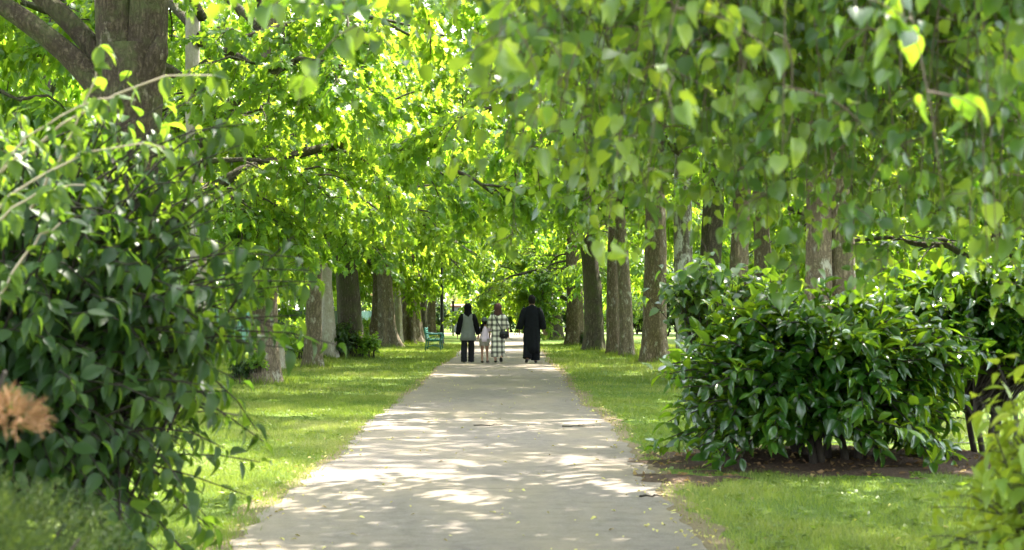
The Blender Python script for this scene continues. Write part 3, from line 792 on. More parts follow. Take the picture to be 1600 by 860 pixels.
# unseen trees carry the rows on outside the frame, added to shade the foreground
t = T('avenue_tree', 'unseen left row tree nearest the path start, boughs added for shade', -5.2, 11, .6, 'bark_brown', 'b', 1.4, .9, 4.4, group=GL, seed=40)
LB(t, 60, 4.6, -28, 4.6, 10, 38, size=.9); LB(t, 61, 4.8, -42, 4.8, 10, 36, size=.9); LB(t, 62, 5.0, -14, 4.4, 8, 32, size=.9)  # boughs above the frame, added to shade the left shrub

t = T('avenue_tree', 'unseen right row tree just outside the picture, added to shade the path', 6.0, 11.6, .55, 'bark_brown', 'c', 1.2, .95, .9, group=GR, seed=41)
for i in range(7): LB(t, 70 + i, 6.2 + .25 * i, 128 + 17 * i, 5.6, 8, 28, T=T_FAR, leaf=.21, size=1.15, nsec=14, ntw=10, nleaf=15)  # boughs above the frame, added to shade the near path
T('avenue_tree', 'unseen left row tree beside the viewpoint, added to block sky light', -5.2, 1.5, .6, 'bark_brown', 'd', .8, 1.0, 2.4, group=GL, seed=42)
T('avenue_tree', 'unseen right row tree beside the viewpoint, added to block sky light', 4.8, -3.0, .6, 'bark_brown', 'c', .8, 1.05, .4, group=GR, seed=43)
T('avenue_tree', 'unseen left row tree behind the viewpoint, added to block sky light', -5.0, -7.5, .6, 'bark_brown', 'c', .2, 1.1, 3.4, group=GL, seed=44)

r = np.random.default_rng(77); mb = MB()
for (bx, by, br_) in BASES + [(at(1292, 22), 22, .4)]:
    m = 420; a = r.uniform(0, 6.28, m); q = br_ * 1.35 + np.abs(r.normal(0, .16, m)); x = bx + q * np.cos(a); y = by + q * np.sin(a)
    h_ = r.uniform(.05, .17, m) * (1 + .5 * np.sin(a * 3)); wv = .004 * max(1, by / 18); la = r.uniform(0, 6.28, m); b = np.stack([x, y, np.zeros(m)], 1)
    dx = np.stack([np.full(m, wv), np.zeros(m), np.zeros(m)], 1); tip = b + np.stack([np.cos(la) * h_ * .5, np.sin(la) * h_ * .5, h_], 1)
    mb.add(np.stack([b - dx, b + dx, tip], 1).reshape(-1, 3), np.arange(m * 3).reshape(-1, 3), np.repeat(np.clip(r.normal(.4, .25, m), 0, 1), 3))
o = part('grass_tufts', mb.build('grass_tufts', M['grass'], smooth=False)); tag(o, 'longer uncut grass round the feet of the trunks', 'grass', kind='stuff')

# old stump
mb = MB()
loft(mb, [(0, 0, -.05, .17, .16), (0, 0, .1, .12, .12), (.01, 0, .35, .10, .10), (.0, .01, .62, .095, .10), (.0, .01, .66, .07, .07)], 18, fold=.06)
t = thing('tree_stump', 'short pale stump between the tan and brown trunks', 'stump', (at(438, 39), 39, 0))
part('stump_wood', mb.build('stump_wood', M['bark_pale']), t)

# ------------------------------------------------------------------ hedge, woodland and shrubs behind
BU = {}
BU['dark'] = gen_bush(61, T_FAR, M['leaf_under'], 2.2, 2.0, 2.6, 520, 14, .22, droop=.5, stems=14, wood=.02, base=.6)
BU['mid'] = gen_bush(62, T_FAR, M['leaf_far'], 2.0, 1.8, 2.3, 420, 14, .20, droop=.5, stems=12, wood=.02, base=.6)
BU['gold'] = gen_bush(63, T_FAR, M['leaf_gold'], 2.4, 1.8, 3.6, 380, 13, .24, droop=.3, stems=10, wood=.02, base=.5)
BU['weed'] = gen_bush(64, T_OVATE, M['leaf_syc'], .9, .8, .95, 160, 12, .11, droop=.2, stems=16, wood=.006, base=.8)
def bush(kind, label, X, Y, s=1, rz=0, group=None, sz=None, name='shrub'):
    t = thing(name, label, 'shrub', (X, Y, 0), (0, 0, rz), group)
    lv, br = BU[kind]
    part('stems', br, t, scale=(s, s, sz or s)); part('foliage', lv, t, scale=(s, s, sz or s))
    return t
r = np.random.default_rng(71)
for i, (px, Y, s, k) in enumerate([(560, 122, 1.3, 'dark'), (620, 119, 1.2, 'mid'), (668, 121, 1.1, 'dark'), (745, 120, 1.2, 'mid'), (790, 121, 1.2, 'dark'), (835, 119.5, 1.2, 'dark'), (880, 121, 1.3, 'dark'), (930, 120, 1.2, 'mid'), (985, 123, 1.4, 'dark'), (1045, 121, 1.3, 'dark'), (1110, 122, 1.4, 'mid')]):
    bush(k, 'dense dark shrub closing the far end of the avenue' if k == 'dark' else 'mid green shrub in the far hedge line', at(px, Y), Y, s * r.uniform(.9, 1.1), r.uniform(0, 6), 'shrubs closing the far end of the avenue')
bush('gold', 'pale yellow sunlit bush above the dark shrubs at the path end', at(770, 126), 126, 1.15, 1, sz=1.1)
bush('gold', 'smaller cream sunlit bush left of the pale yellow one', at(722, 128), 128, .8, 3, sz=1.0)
bush('mid', 'round green bush at the lawn edge behind the man', at(862, 95), 95, .38, 2, sz=.5)
bush('weed', 'low yellow green bush near the foot of the lamp post', at(679, 97), 97, .8, 2)
for i, (px, Y, s) in enumerate([(470, 50, 1.0), (455, 47, .9), (480, 56, 1.1), (570, 74, 1.0), (556, 70, .9), (575, 84, 1.1)]):
    bush('weed', ['leafy undergrowth clump between the stump and brown trunk', 'tall weedy clump behind the stump', 'bushy clump in front of the dark green fence', 'bright weed clump between dark and fluted trunks', 'low clump behind the shrubby dark trunk', 'far clump by the red wall'][i], at(px, Y), Y, s * 1.15, i * 1.3, 'undergrowth between the left trunks')

GB = 'woodland trees behind the avenue'
k = 0
for X, Y, s, rz in [(-42, 150, 2.3, 0), (-27, 158, 2.4, 1), (-13, 164, 2.5, 2.2), (2, 160, 2.5, 3.1), (15, 155, 2.4, 4.2), (28, 150, 2.4, 5.1), (40, 138, 2.3, .4), (48, 120, 2.2, 2), (9, 172, 2.6, 1), (-6, 178, 2.6, 3)]:
    T('woodland_tree', 'leafy woodland tree beyond the crossing path', X, Y, .6, 'bark_dark', 'e', 0, s, rz, H=15, group=GB, seed=60 + k); k += 1
GL2 = 'woodland trees left of the avenue'
for X, Y, s, rz in [(-14.5, 58, 1.45, .9), (-15, 82, 1.5, 3.3), (-11.5, 27, 1.1, 2.1), (-17, 38, 1.4, 4), (-13, 36, 1.0, .5), (-15, 52, 1.15, 1.7), (-14, 70, 1.1, 2.8), (-17, 92, 1.3, 3.9), (-15, 112, 1.5, 5), (-24, 62, 1.5, 1), (-27, 88, 1.7, 2)]:
    T('woodland_tree', 'bushy tree standing well behind the left row', X, Y, .5, 'bark_dark', 'e', .3, s, rz, H=13, group=GL2, seed=70 + k); k += 1
GR2 = 'woodland trees right of the avenue'
for X, Y, s, rz in [(13.5, 61, 1.4, 2.2), (13.5, 80, 1.45, .4), (11.5, 37, .95, .2), (15.5, 50, 1.1, 1.2), (14, 68, 1.1, 2.9), (16, 88, 1.25, 4), (14, 108, 1.25, 5.3), (21, 70, 1.4, 1.9), (24, 52, 1.4, .5), (26, 95, 1.7, 3), (17, 34, 1.2, 2)]:
    T('woodland_tree', 'bushy tree standing well behind the right row', X, Y, .5, 'bark_dark', 'e', .3, s, rz, H=13, group=GR2, seed=80 + k); k += 1
for i, (X, Y, s) in enumerate([(9.6, 40, .8), (13, 46, 1.0), (12.5, 57, 1.1), (10.5, 72, 1.1), (12, 84, 1.2), (10.5, 98, 1.2), (8.5, 106, 1.1), (13.5, 33, .95)]):
    bush('dark' if i % 3 else 'mid', 'dark shrub in the border behind the right lawn' if i % 3 else 'lighter green shrub in the border behind the right lawn', X, Y, s, i, 'border shrubs behind the right lawn')

# ------------------------------------------------------------------ fence, houses, shed on the left and behind
t = thing('board_fence', 'dark green boarded fence behind the left trees', 'fence', (-9.2, 78, 0))
for k in range(14):
    mb = MB()
    for b in range(12): box(mb, (0.012 * (b % 2), -42 + k * 6 + b * .5 + .25, .78), (.03, .485, 1.5), bev=.004)
    part('boarding', mb.build('boarding', M['green_board'], False), t)
    mb = MB(); box(mb, (-.08, -42 + k * 6, .80), (.1, .1, 1.6), bev=.01); part('post', mb.build('post', M['green_board'], False), t)

def house(name, label, cat, X, Y, W, D, Hh, wall, wins, roof_h=2.2, upper=None):
    t = thing(name, label, cat, (X, Y, 0))
    mb = MB(); box(mb, (0, 0, Hh / 2), (W, D, Hh)); part('wall', mb.build('wall', M[wall], False), t)
    if upper:
        mb = MB(); box(mb, (0, 0, (upper[0] + upper[1]) / 2), (W + .12, D + .12, upper[1] - upper[0])); part('painted_band', mb.build('painted_band', M['red_wall'], False), t)
    mb = MB(); x, y = W / 2 + .4, D / 2 + .4
    mb.add([(-x, -y, Hh), (x, -y, Hh), (x, y, Hh), (-x, y, Hh), (-x, 0, Hh + roof_h), (x, 0, Hh + roof_h)], [(0, 1, 5), (0, 5, 4), (2, 3, 4), (2, 4, 5), (0, 4, 3), (1, 2, 5), (0, 2, 1), (0, 3, 2)])
    part('roof', mb.build('roof', M['roof_tile'], False), t)
    for (wx, wz, ww, wh) in wins:
        mb = MB(); box(mb, (wx, -D / 2 - .02, wz), (ww + .16, .08, wh + .16), bev=.01); f = part('window', mb.build('window', M['render_white'], False), t)
        mb = MB(); box(mb, (wx - ww / 4, -D / 2 - .055, wz), (ww / 2 - .04, .03, wh)); box(mb, (wx + ww / 4, -D / 2 - .055, wz), (ww / 2 - .04, .03, wh)); part('pane', mb.build('pane', M['window_glass'], False), f)
    return t
house('house', 'white rendered house glimpsed through leaves behind the left row', 'house', -21.5, 96, 11, 8, 5.2, 'render_white', [(-3, 3.8, 1.4, 1.2), (2.5, 3.8, 1.4, 1.2), (2.5, 1.4, 1.6, 1.3)])
house('pavilion', 'white building with a red band seen between dark and fluted trunks', 'building', -13.6, 138, 7, 6, 4.2, 'render_white', [(1.2, 1.9, 1.2, .9)], 1.6, (2.5, 3.7))
t = thing('shed', 'plain grey shed wall left of the woman in black and grey', 'shed', (at(718, 117), 117, 0))
mb = MB(); box(mb, (0, 0, .95), (1.1, 1.6, 1.9), bev=.02); part('wall', mb.build('wall', M['grey_panel'], False), t)
mb = MB(); box(mb, (0, 0, 1.98), (1.3, 1.8, .1), rx=R(4), bev=.02); part('roof', mb.build('roof', M['roof_tile'], False), t)

# ------------------------------------------------------------------ bench, lamp post, post
def bench():
    t = thing('park_bench', 'green cast iron park bench facing the path', 'bench', (at(677, 58), 58.9, 0))
    for s in (-.82, .82):
        mb = MB()
        def bar(p, r): tube(mb, [(a, s, b) for a, b in p], r, 8)
        bar([(-.30, 0.0), (-.27, .20), (-.25, .40), (-.29, .60), (-.33, .78), (-.31, .83), (-.27, .84)], [(.028, .026)] * 7)
        bar([(.30, 0.0), (.26, .14), (.24, .30), (.27, .44), (.31, .56), (.30, .62), (.24, .64), (.05, .615), (-.15, .63), (-.28, .66)], [(.03, .028)] * 10)
        bar([(-.26, .385), (0, .37), (.25, .40)], [(.03, .024)] * 3)
        bar([(-.26, .14), (-.05, .20), (.1, .19), (.25, .15)], [(.016, .016)] * 4)
        bar([(-.20, .42), (-.08, .52), (.05, .50), (.08, .43)], [(.014, .014)] * 4)
        part('bench_end', mb.build('bench_end', M['green_iron']), t)
    mb = MB()
    for k in range(6): box(mb, (-.21 + k * .088, 0, .418), (.072, 1.74, .028), bev=.006)
    part('seat', mb.build('seat', M['green_slat'], False), t)
    mb = MB()
    for k in range(5): box(mb, (-.245 - k * .016, 0, .50 + k * .078), (.026, 1.74, .062), bev=.006, ry=R(-12))
    part('backrest', mb.build('backrest', M['green_slat'], False), t)
bench()
def lamp():
    t = thing('lamp_post', 'tall black lamp post standing behind the green bench', 'lamp post', (at(690.5, 72), 72, 0))
    mb = MB(); loft(mb, [(0, 0, 0, .13, .13), (0, 0, .05, .13, .13), (0, 0, .1, .10, .10), (0, 0, .7, .095, .095), (0, 0, .78, .075, .075), (0, 0, 2.6, .068, .068), (0, 0, 4.0, .05, .05)], 16)
    loft(mb, [(0, 0, 4.0, .09, .09), (0, 0, 4.06, .10, .10), (0, 0, 4.1, .06, .06)], 16)
    part('post', mb.build('post', M['black_iron']), t)
    mb = MB(); loft(mb, [(0, 0, 4.1, .10, .10), (0, 0, 4.5, .17, .17)], 8); part('lantern', mb.build('lantern', M['lantern_glass']), t)
    mb = MB(); loft(mb, [(0, 0, 4.5, .20, .20), (0, 0, 4.56, .19, .19), (0, 0, 4.72, .06, .06), (0, 0, 4.8, .02, .02)], 8); part('lantern_cap', mb.build('lantern_cap', M['black_iron']), t)
lamp()
t = thing('marker_post', 'slim mossy post with a black upper half by the far lawn', 'post', (at(708, 99), 99, 0))
mb = MB(); box(mb, (0, 0, .55), (.11, .11, 1.1), bev=.012); part('shaft', mb.build('shaft', M['moss_wood'], False), t)
mb = MB(); box(mb, (0, 0, 1.62), (.14, .14, 1.1), bev=.015); part('sleeve', mb.build('sleeve', M['black_iron'], False), t)

# chain link fence
t = thing('chain_link_fence', 'sagging chain link fence behind the laurel bush', 'fence', (3.3, 16.3, 0))
mb = MB(); p = .085
for k in range(-14, 62):
    for s in (1, -1):
        pts = []
        for j in range(14):
            z = .03 + j * p * .85; x = k * p + s * (p / 2 if j % 2 else 0)
            pts.append((x, .004 * s, z + .015 * math.sin(x * 2)))
        tube(mb, pts, .0026, 4, cap=False)
part('wire_mesh', mb.build('wire_mesh', M['wire']), t)
for x in (-.9, 1.9, 4.6):
    mb = MB(); tube(mb, [(x, .03, -.1), (x, .03, 1.2)], .022, 10); part('post', mb.build('post', M['wire']), t)
mb = MB(); tube(mb, [(-1.1, .0, 1.13), (5.2, .0, 1.13)], .004, 5); tube(mb, [(-1.1, .0, .04), (5.2, .0, .04)], .004, 5); part('line_wire', mb.build('line_wire', M['wire']), t)

# ------------------------------------------------------------------ foreground planting
def plant(name, label, cat, mesh, loc, rz=0, leafname='foliage'):
    t = thing(name, label, cat, loc, (0, 0, rz))
    part('stems', mesh[1], t); part(leafname, mesh[0], t)
    return t
plant('laurel_bush', 'glossy dark green laurel bush on bare soil by the path', 'bush',
      gen_bush(81, T_LAUREL, M['leaf_laurel'], 1.34, 1.05, 1.50, 1150, 14, .16, droop=-.02, stems=10, wood=.015, base=.62, lump=.2, updir=.75, hmean=.45, shell=.3, zlow=.0, skirt=.9, czmin=-.46), (2.72, 14.3, .03))
plant('laurel_bush', 'taller laurel mass behind the laurel bush, at the fence', 'bush',
      gen_bush(82, T_LAUREL, M['leaf_laurel'], 1.45, 1.0, 1.80, 760, 13, .165, droop=-.02, stems=4, wood=.012, base=.3, lump=.15, updir=.75, hmean=.45, shell=.35, zlow=.34, skirt=.6), (4.45, 15.3, .02))
# dark bush at the left with arching bare canes
def left_shrub():
    t = plant('dogwood_shrub', 'big dark leafy shrub with arching bare canes left of the path', 'shrub',
              gen_bush(91, T_OVATE, M['leaf_dog'], 1.25, 1.1, 2.28, 1200, 13, .096, droop=.8, stems=14, wood=.008, base=.4, lump=.16, updir=.3, hmean=.36, shell=.25, nrm_out=.9, skirt=1.0, shear=.24), (-2.20, 7.0, 0))
    rr = np.random.default_rng(92); mb = MB(); lv = MB()
    for (a, b, c) in [((-2.05, 5.8, 1.62), (-1.5, 5.6, 2.20), (-1.02, 5.6, 2.19)), ((-1.95, 5.75, 1.58), (-1.6, 5.6, 1.98), (-1.18, 5.55, 1.93)), ((-2.0, 5.8, 1.55), (-1.75, 5.6, 2.05), (-1.36, 5.6, 2.12)), ((-1.95, 5.7, 1.42), (-1.75, 5.5, 1.78), (-1.45, 5.5, 1.80)), ((-1.80, 5.6, 1.30), (-1.70, 5.45, 1.55), (-1.52, 5.45, 1.66)), ((-1.75, 5.9, 1.75), (-1.5, 5.7, 2.05), (-1.44, 5.7, 2.28))]:
        tt = np.linspace(0, 1, 12)[:, None]; l = (1 - tt) ** 2 * np.array(a) + 2 * tt * (1 - tt) * np.array(b) + tt ** 2 * np.array(c)
        l += rr.normal(0, .006, l.shape)
        l -= np.array([-2.20, 7.0, 0])
        tube(mb, l, np.linspace(.0062, .0025, 12), 6)
        m = 22; i0 = rr.integers(3, 12, m); ax = rr.normal(0, .6, (m, 3)) + np.array([.2, 0, -.5])
        put_leaves(lv, T_OVATE, l[i0], ax, np.tile([0, -.4, 1.0], (m, 1)) + rr.normal(0, .3, (m, 3)), rr.uniform(.05, .09, m), np.clip(rr.normal(.7, .2, m), 0, 1))
    part('bare_cane', mb.build('bare_cane', M['cane']), t)
    part('cane_leaves', lv.build('cane_leaves', M['leaf_dog']), t)
left_shrub()
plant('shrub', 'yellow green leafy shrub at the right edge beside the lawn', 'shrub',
      gen_bush(95, T_OVATE, M['leaf_sun_toned'], 0.48, .5, 1.30, 260, 10, .075, droop=.35, stems=8, wood=.005, base=.5, lump=.2, updir=.45, shell=.25), (1.93, 5.3, 0))

def conifer():
    rng = np.random.default_rng(97)
    def spray_cloud(mb, n, cx, cy, cz, rx, ry, rz, L, leaf, seed, up=.5):
        rr = np.random.default_rng(seed)
        d = norm(rr.normal(0, 1, (n, 3))); d[:, 2] = np.abs(d[:, 2]) * 1.2 - .25; d = norm(d)
        rad = rr.uniform(.55, 1.0, (n, 1)) ** .5 * (1 + .12 * np.sin(d[:, :1] * 7 + d[:, 1:2] * 5) + .1 * np.sin(d[:, 2:3] * 9 + d[:, :1] * 6))
        base = np.array([cx, cy, cz]) + d * rad * np.array([rx, ry, rz])
        sd = norm(d + np.array([0, 0, up]) + rr.normal(0, .35, (n, 3)))
        hue = rr.normal(.45, .2, n)
        for k in range(9):
            s = k / 8
            lat = norm(np.cross(sd, rr.normal(0, 1, (n, 3))))
            put_leaves(mb, T_SCALE, base + sd * L * s, norm(sd + lat * (.9 - .5 * s)), rr.normal(0, 1, (n, 3)), leaf * (1 - .4 * s) * rr.uniform(.7, 1.2, n), np.clip(hue + rr.normal(0, .1, n), 0, 1))
    t = thing('conifer_bush', 'soft green conifer bush with one brown dead spray, lower left corner', 'bush', (-1.62, 4.5, .12))
    mb = MB(); spray_cloud(mb, 8000, -.06, 0, .28, .54, .55, .60, .060, .030, 1, .25)
    part('foliage', mb.build('foliage', M['conifer']), t)
    mb = MB(); tube(mb, [(0, 0, -.05), (.02, 0, .4), (.16, -.2, .8), (.32, -.35, 1.08)], [.03, .022, .012, .006], 7)
    for k in range(8):
        a = k * .8; tube(mb, [(0, 0, .1), (.25 * math.cos(a), .25 * math.sin(a), .35), (.42 * math.cos(a), .42 * math.sin(a), .6)], [.016, .01, .004], 6)
    part('stem', mb.build('stem', M['dark_stem']), t)
    mb = MB(); spray_cloud(mb, 260, .33, -.38, .95, .075, .08, .06, .038, .022, 2, .1)
    part('dead_spray', mb.build('dead_spray', M['dead_conifer']), t)
conifer()

# ------------------------------------------------------------------ lime tree whose boughs hang over the near path
def lime():
    rng = np.random.default_rng(101)
    t = thing('lime_tree', 'near lime tree whose leafy boughs hang over the path', 'tree', (4.9, 8.0, 0))
    part('trunk', trunk_mesh(401, .30, 10.5, M['bark_brown'], flare=.5), t)
    lv, br = CR['sparse']
    part('limbs', br, t, (0, 0, .6), (0, 0, 1.2), (.95, .95, .95)); part('crown', lv, t, (0, 0, .6), (0, 0, 1.2), (.95, .95, .95))
    leaves, wood = MB(), MB()
    def zlow(x):            # how far down the twigs hang, in world x
        return np.interp(x, [-1.2, -.75, -.3, .1, .3, .8, 1.3, 1.9, 3], [2.12, 2.10, 2.12, 1.95, 1.68, 1.52, 1.42, 1.36, 1.36])
    O = np.array([4.9, 8.0, 0])
    for bi, (Y, zt, xe) in enumerate([(5.0, 2.7, -.75), (5.8, 2.85, -.6), (6.6, 2.9, -.2), (7.4, 2.95, .15), (8.2, 3.1, .2), (9.0, 3.2, .4), (6.2, 3.05, .3), (7.0, 3.2, .2), (7.8, 3.3, .3), (3.6, 2.45, -.12), (4.3, 2.6, -.62), (9.6, 3.4, .6), (8.6, 3.5, .8), (10.2, 3.5, .9)]):
        tt = np.linspace(0, 1, 12)[:, None]
        a, b, c = np.array([4.8, 8.0, 2.9 + .12 * bi]), np.array([2.9, (Y + 8.0) / 2, zt + 1.0]), np.array([xe, Y, zt - .15])
        l = (1 - tt) ** 2 * a + 2 * tt * (1 - tt) * b + tt ** 2 * c
        l += rng.normal(0, .015, l.shape)
        tube(wood, l - O, np.linspace(.035, .006, 12), 7)
        ntw = int(32 * (3.2 - xe) / 2.4)
        for k in range(ntw):
            p, d = at_t(l, rng.uniform(.28, .999))
            if p[0] > 3.4: continue
            if p[0] < .15 and rng.uniform() < .35: continue
            low = zlow(p[0]) + rng.normal(.10, .12)
            reach = max(.25, (p[2] - low))
            reach *= rng.uniform(.35, 1.0) if p[0] > .15 else rng.uniform(.4, 1.0)
            az = rng.uniform(0, 6.28); sp = rng.uniform(.25, .75) * min(1, .4 + reach)
            q = p + np.array([math.cos(az) * sp, math.sin(az) * sp * 1.3, -reach])
            ctrl = p + np.array([math.cos(az) * sp * .75, math.sin(az) * sp, .05 * reach])
            s = np.linspace(0, 1, 9)[:, None]
            tw = (1 - s) ** 2 * p + 2 * s * (1 - s) * ctrl + s ** 2 * q
            tube(wood, tw - O, np.linspace(.0045, .0013, 9), 5)
            hue = rng.normal(.36, .24)
            def leafy(line, m, lo, big=1.0):
                u = np.sort(rng.uniform(lo, 1, m)) * (len(line) - 1.01); i0 = u.astype(int); w_ = (u - i0)[:, None]
                pos = line[i0] * (1 - w_) + line[i0 + 1] * w_
                lat = norm(rng.normal(0, 1, (m, 3)) * np.array([1, 1, .35]))
                pet = lat * rng.uniform(.015, .06, (m, 1)) + np.array([0, 0, -.012])
                dr = norm(line[i0 + 1] - line[i0])
                ax = norm(lat * rng.uniform(.3, 1.0, (m, 1)) + dr * .3 + np.array([0, 0, -1]) * rng.uniform(.05, 1.0, (m, 1)))
                nr = norm(lat * rng.uniform(0, 1.0, (m, 1)) + np.array([0, 0, .9]) + rng.normal(0, .75, (m, 3)))
                sz = rng.uniform(.030, .078, m) * big
                put_leaves(leaves, T_LIME, pos + pet - O, ax, nr, sz, np.clip(hue + rng.normal(0, .16, m), 0, 1))
            leafy(tw, int(3 + reach * 8), .15)
            for b_ in range(int(3 + reach * 7)):
                p2, d2 = at_t(tw, rng.uniform(.1, .98))
                a2 = rng.uniform(0, 6.28)
                l2 = polyline(p2, a2, R(rng.normal(-5, 22)), rng.uniform(.10, .34), R(rng.uniform(15, 70)), rng, 4, .25)
                tube(wood, l2 - O, np.linspace(.0028, .0012, 5), 4, cap=False)
                leafy(l2, rng.integers(4, 8), .15)
    part('bough', wood.build('bough', M['twig']), t); part('hanging_leaves', leaves.build('hanging_leaves', M['leaf_lime']), t)
lime()
# the low leafy spray that reaches out over the laurel
plant('young_lime', 'young blue green lime sapling behind the laurel, left of the twin trunks', 'sapling',
      gen_bush(103, T_LIME, M['leaf_lime'], 0.85, .6, 1.98, 90, 10, .11, droop=.6, stems=4, wood=.008, base=.15, zlow=1.2, hmean=.2, shell=.3), (2.15, 16.2, 0))

# ------------------------------------------------------------------ people
def body_mesh(h, J, skin, female=False):
    """one continuous skinned figure from joints given in metres; J overrides joints"""
    D = dict(pelvis=(0, 0, .53), waist=(0, .005, .62), chest=(0, 0, .73), neck0=(0, -.01, .825), neck1=(0, .002, .865), head0=(0, .016, .905), head1=(0, .006, .95), head2=(0, .0, .975),
             hipL=(-.05, 0, .50), kneeL=(-.052, .0, .275), ankL=(-.05, -.01, .04), heelL=(-.05, -.03, .018), toeL=(-.055, .085, .014),
             hipR=(.05, 0, .50), kneeR=(.052, 0, .275), ankR=(.05, -.01, .04), heelR=(.05, -.03, .018), toeR=(.055, .085, .014),
             shL=(-.105, -.005, .79), elL=(-.135, -.01, .635), wrL=(-.145, .02, .49), shR=(.105, -.005, .79), elR=(.135, -.01, .635), wrR=(.145, .02, .49))
    D = {k: np.array(v) * h for k, v in D.items()}
    for k, v in J.items(): D[k] = np.array(v, float)
    rad = dict(pelvis=.075, waist=.062 if female else .068, chest=.075, neck0=.036, neck1=.030, head0=.044, head1=.052, head2=.036, hip=.058, knee=.032, ank=.021, heel=.017, toe=.014, sh=.028, el=.024, wr=.016)
    names = list(D); V = [D[n] for n in names]; Rr = [rad.get(n, rad.get(n[:-1], .03)) * h for n in names]
    ix = {n: i for i, n in enumerate(names)}
    E = [('pelvis', 'waist'), ('waist', 'chest'), ('chest', 'neck0'), ('neck0', 'neck1'), ('neck1', 'head0'), ('head0', 'head1'), ('head1', 'head2')]
    for s in 'LR':
        E += [('pelvis', 'hip' + s), ('hip' + s, 'knee' + s), ('knee' + s, 'ank' + s), ('ank' + s, 'heel' + s), ('ank' + s, 'toe' + s), ('neck0', 'sh' + s), ('sh' + s, 'el' + s), ('el' + s, 'wr' + s)]
    E = [(ix[a], ix[b]) for a, b in E]
    def addv(p, r, parent):
        V.append(np.array(p)); Rr.append(r); E.append((parent, len(V) - 1)); return len(V) - 1
    for s, sg in (('L', -1), ('R', 1)):
        wpos, d = D['wr' + s], norm(D['wr' + s] - D['el' + s])
        side = norm(np.cross(d, np.array([sg, 0, 0]) + 1e-3)); inw = np.array([-sg, 0, 0.0])
        fwd = norm(np.array([0, 1.0, 0]) - d * d[1])
        palm = addv(wpos + d * .038 * h, .018 * h, ix['wr' + s])
        for k, (off, ln) in enumerate([(.016, .040), (.0055, .045), (-.005, .042), (-.015, .033)]):
            k0 = addv(V[palm] + d * .016 * h + fwd * off * h, .0062 * h, palm)
            k1 = addv(V[k0] + (d * .9 + inw * .18) * ln * .5 * h, .0056 * h, k0)
            addv(V[k1] + (d * .75 + inw * .55) * ln * .5 * h, .0046 * h, k1)
        t0 = addv(wpos + d * .024 * h + fwd * .020 * h, .0075 * h, palm)
        addv(V[t0] + (d * .7 + fwd * .6) * .028 * h, .0055 * h, t0)
    # face and ears
    hd = D['head0']; addv(hd + np.array([0, .052, .008]) * h, .009 * h, ix['head0'])
    for sg in (-1, 1): addv(hd + np.array([sg * .046, -.004, .012]) * h, .011 * h, ix['head0'])
    me = bpy.data.meshes.new('person_body')
    me.from_pydata([tuple(v) for v in V], [tuple(e) for e in E], [])
    me.update()
    bm = bmesh.new(); bm.from_mesh(me)
    sk = bm.verts.layers.skin.verify(); bm.verts.ensure_lookup_table()
    for v, r_ in zip(bm.verts, Rr):
        v[sk].radius = (r_, r_); v[sk].use_root = (v.index == ix['pelvis'])
    bm.to_mesh(me); bm.free()
    o = link(bpy.data.objects.new('skin_tmp', me))
    m = o.modifiers.new('skin', 'SKIN'); m.use_smooth_shade = True
    m = o.modifiers.new('sub', 'SUBSURF'); m.levels = 2; m.render_levels = 2
    dg = bpy.context.evaluated_depsgraph_get()
    out = bpy.data.meshes.new_from_object(o.evaluated_get(dg))
    out.name = 'person_body'; out.materials.clear(); out.materials.append(skin)
    bpy.data.objects.remove(o)
    return out, D

def person(label, X, Y, h, J, skin, female=False):
    me, D = body_mesh(h, J, M[skin], female)
    o = part('person', me, None, (X, Y, .008)); tag(o, label, 'person')
    return o, D

def garment(name, mat, parent, fn):
    mb = MB(); fn(mb)
    return part(name, mb.build(name, M[mat]), parent)

def limb(mb, pts, rads, n=18, fold=.05, k=5, seed=0):
    rr = np.random.default_rng(seed)
    P = np.array(pts, float); q = np.linspace(0, len(P) - 1, 5 * (len(P) - 1) + 1)
    P2 = np.stack([np.interp(q, range(len(P)), P[:, d]) for d in range(3)], 1)
    for _ in range(2): P2[1:-1] = (P2[:-2] + 2 * P2[1:-1] + P2[2:]) / 4
    r2 = np.interp(q, range(len(P)), rads) * (1 + rr.normal(0, .04, len(q)))
    tube(mb, P2, r2, n)

def shoe(parent, D, s, mat='shoe', tilt=0.0, name='shoe'):
    def f(mb):
        a = D['heel' + s]; b = D['toe' + s]; d = b - a
        ps = [a - d * .12 + np.array([0, 0, .012]), a + d * .15 + np.array([0, 0, .022]), a + d * .55 + np.array([0, 0, .02]), a + d * .9 + np.array([0, 0, .012]), b + d * .22 + np.array([0, 0, .008])]
        tube(mb, ps, [(.026, .018), (.040, .038), (.046, .034), (.047, .026), (.022, .012)], 14, side=(1, 0, 0))
    return garment(name, mat, parent, f)

PY = 43.8
# --- woman in black and grey
h = 1.62
o, D = person('woman in black headscarf, grey tunic, black sleeves and wide black trousers', at(731, PY), PY, h,
    dict(kneeL=(-.105, .03, .44), ankL=(-.105, -.06, .075), heelL=(-.105, -.10, .045), toeL=(-.11, .08, .022), kneeR=(.095, .05, .45), ankR=(.09, .06, .068), heelR=(.09, .03, .03), toeR=(.10, .20, .024),
         elL=(-.25, -.02, 1.02), wrL=(-.275, .03, .80), elR=(.25, .0, 1.03), wrR=(.285, .05, .80)), 'skin_light', True)
def f(mb):
    loft(mb, [(0, 0, .62, .215, .135, .05), (0, 0, .72, .205, .135, .045), (0, 0, .85, .19, .13, .035), (0, 0, 1.0, .18, .12, .02), (0, 0, 1.15, .185, .12, .012), (0, 0, 1.28, .19, .11, .0), (0, -.005, 1.345, .15, .085, 0), (0, -.008, 1.385, .07, .06, 0)], 36, fold=.02)
garment('tunic', 'grey_cloth', o, f)
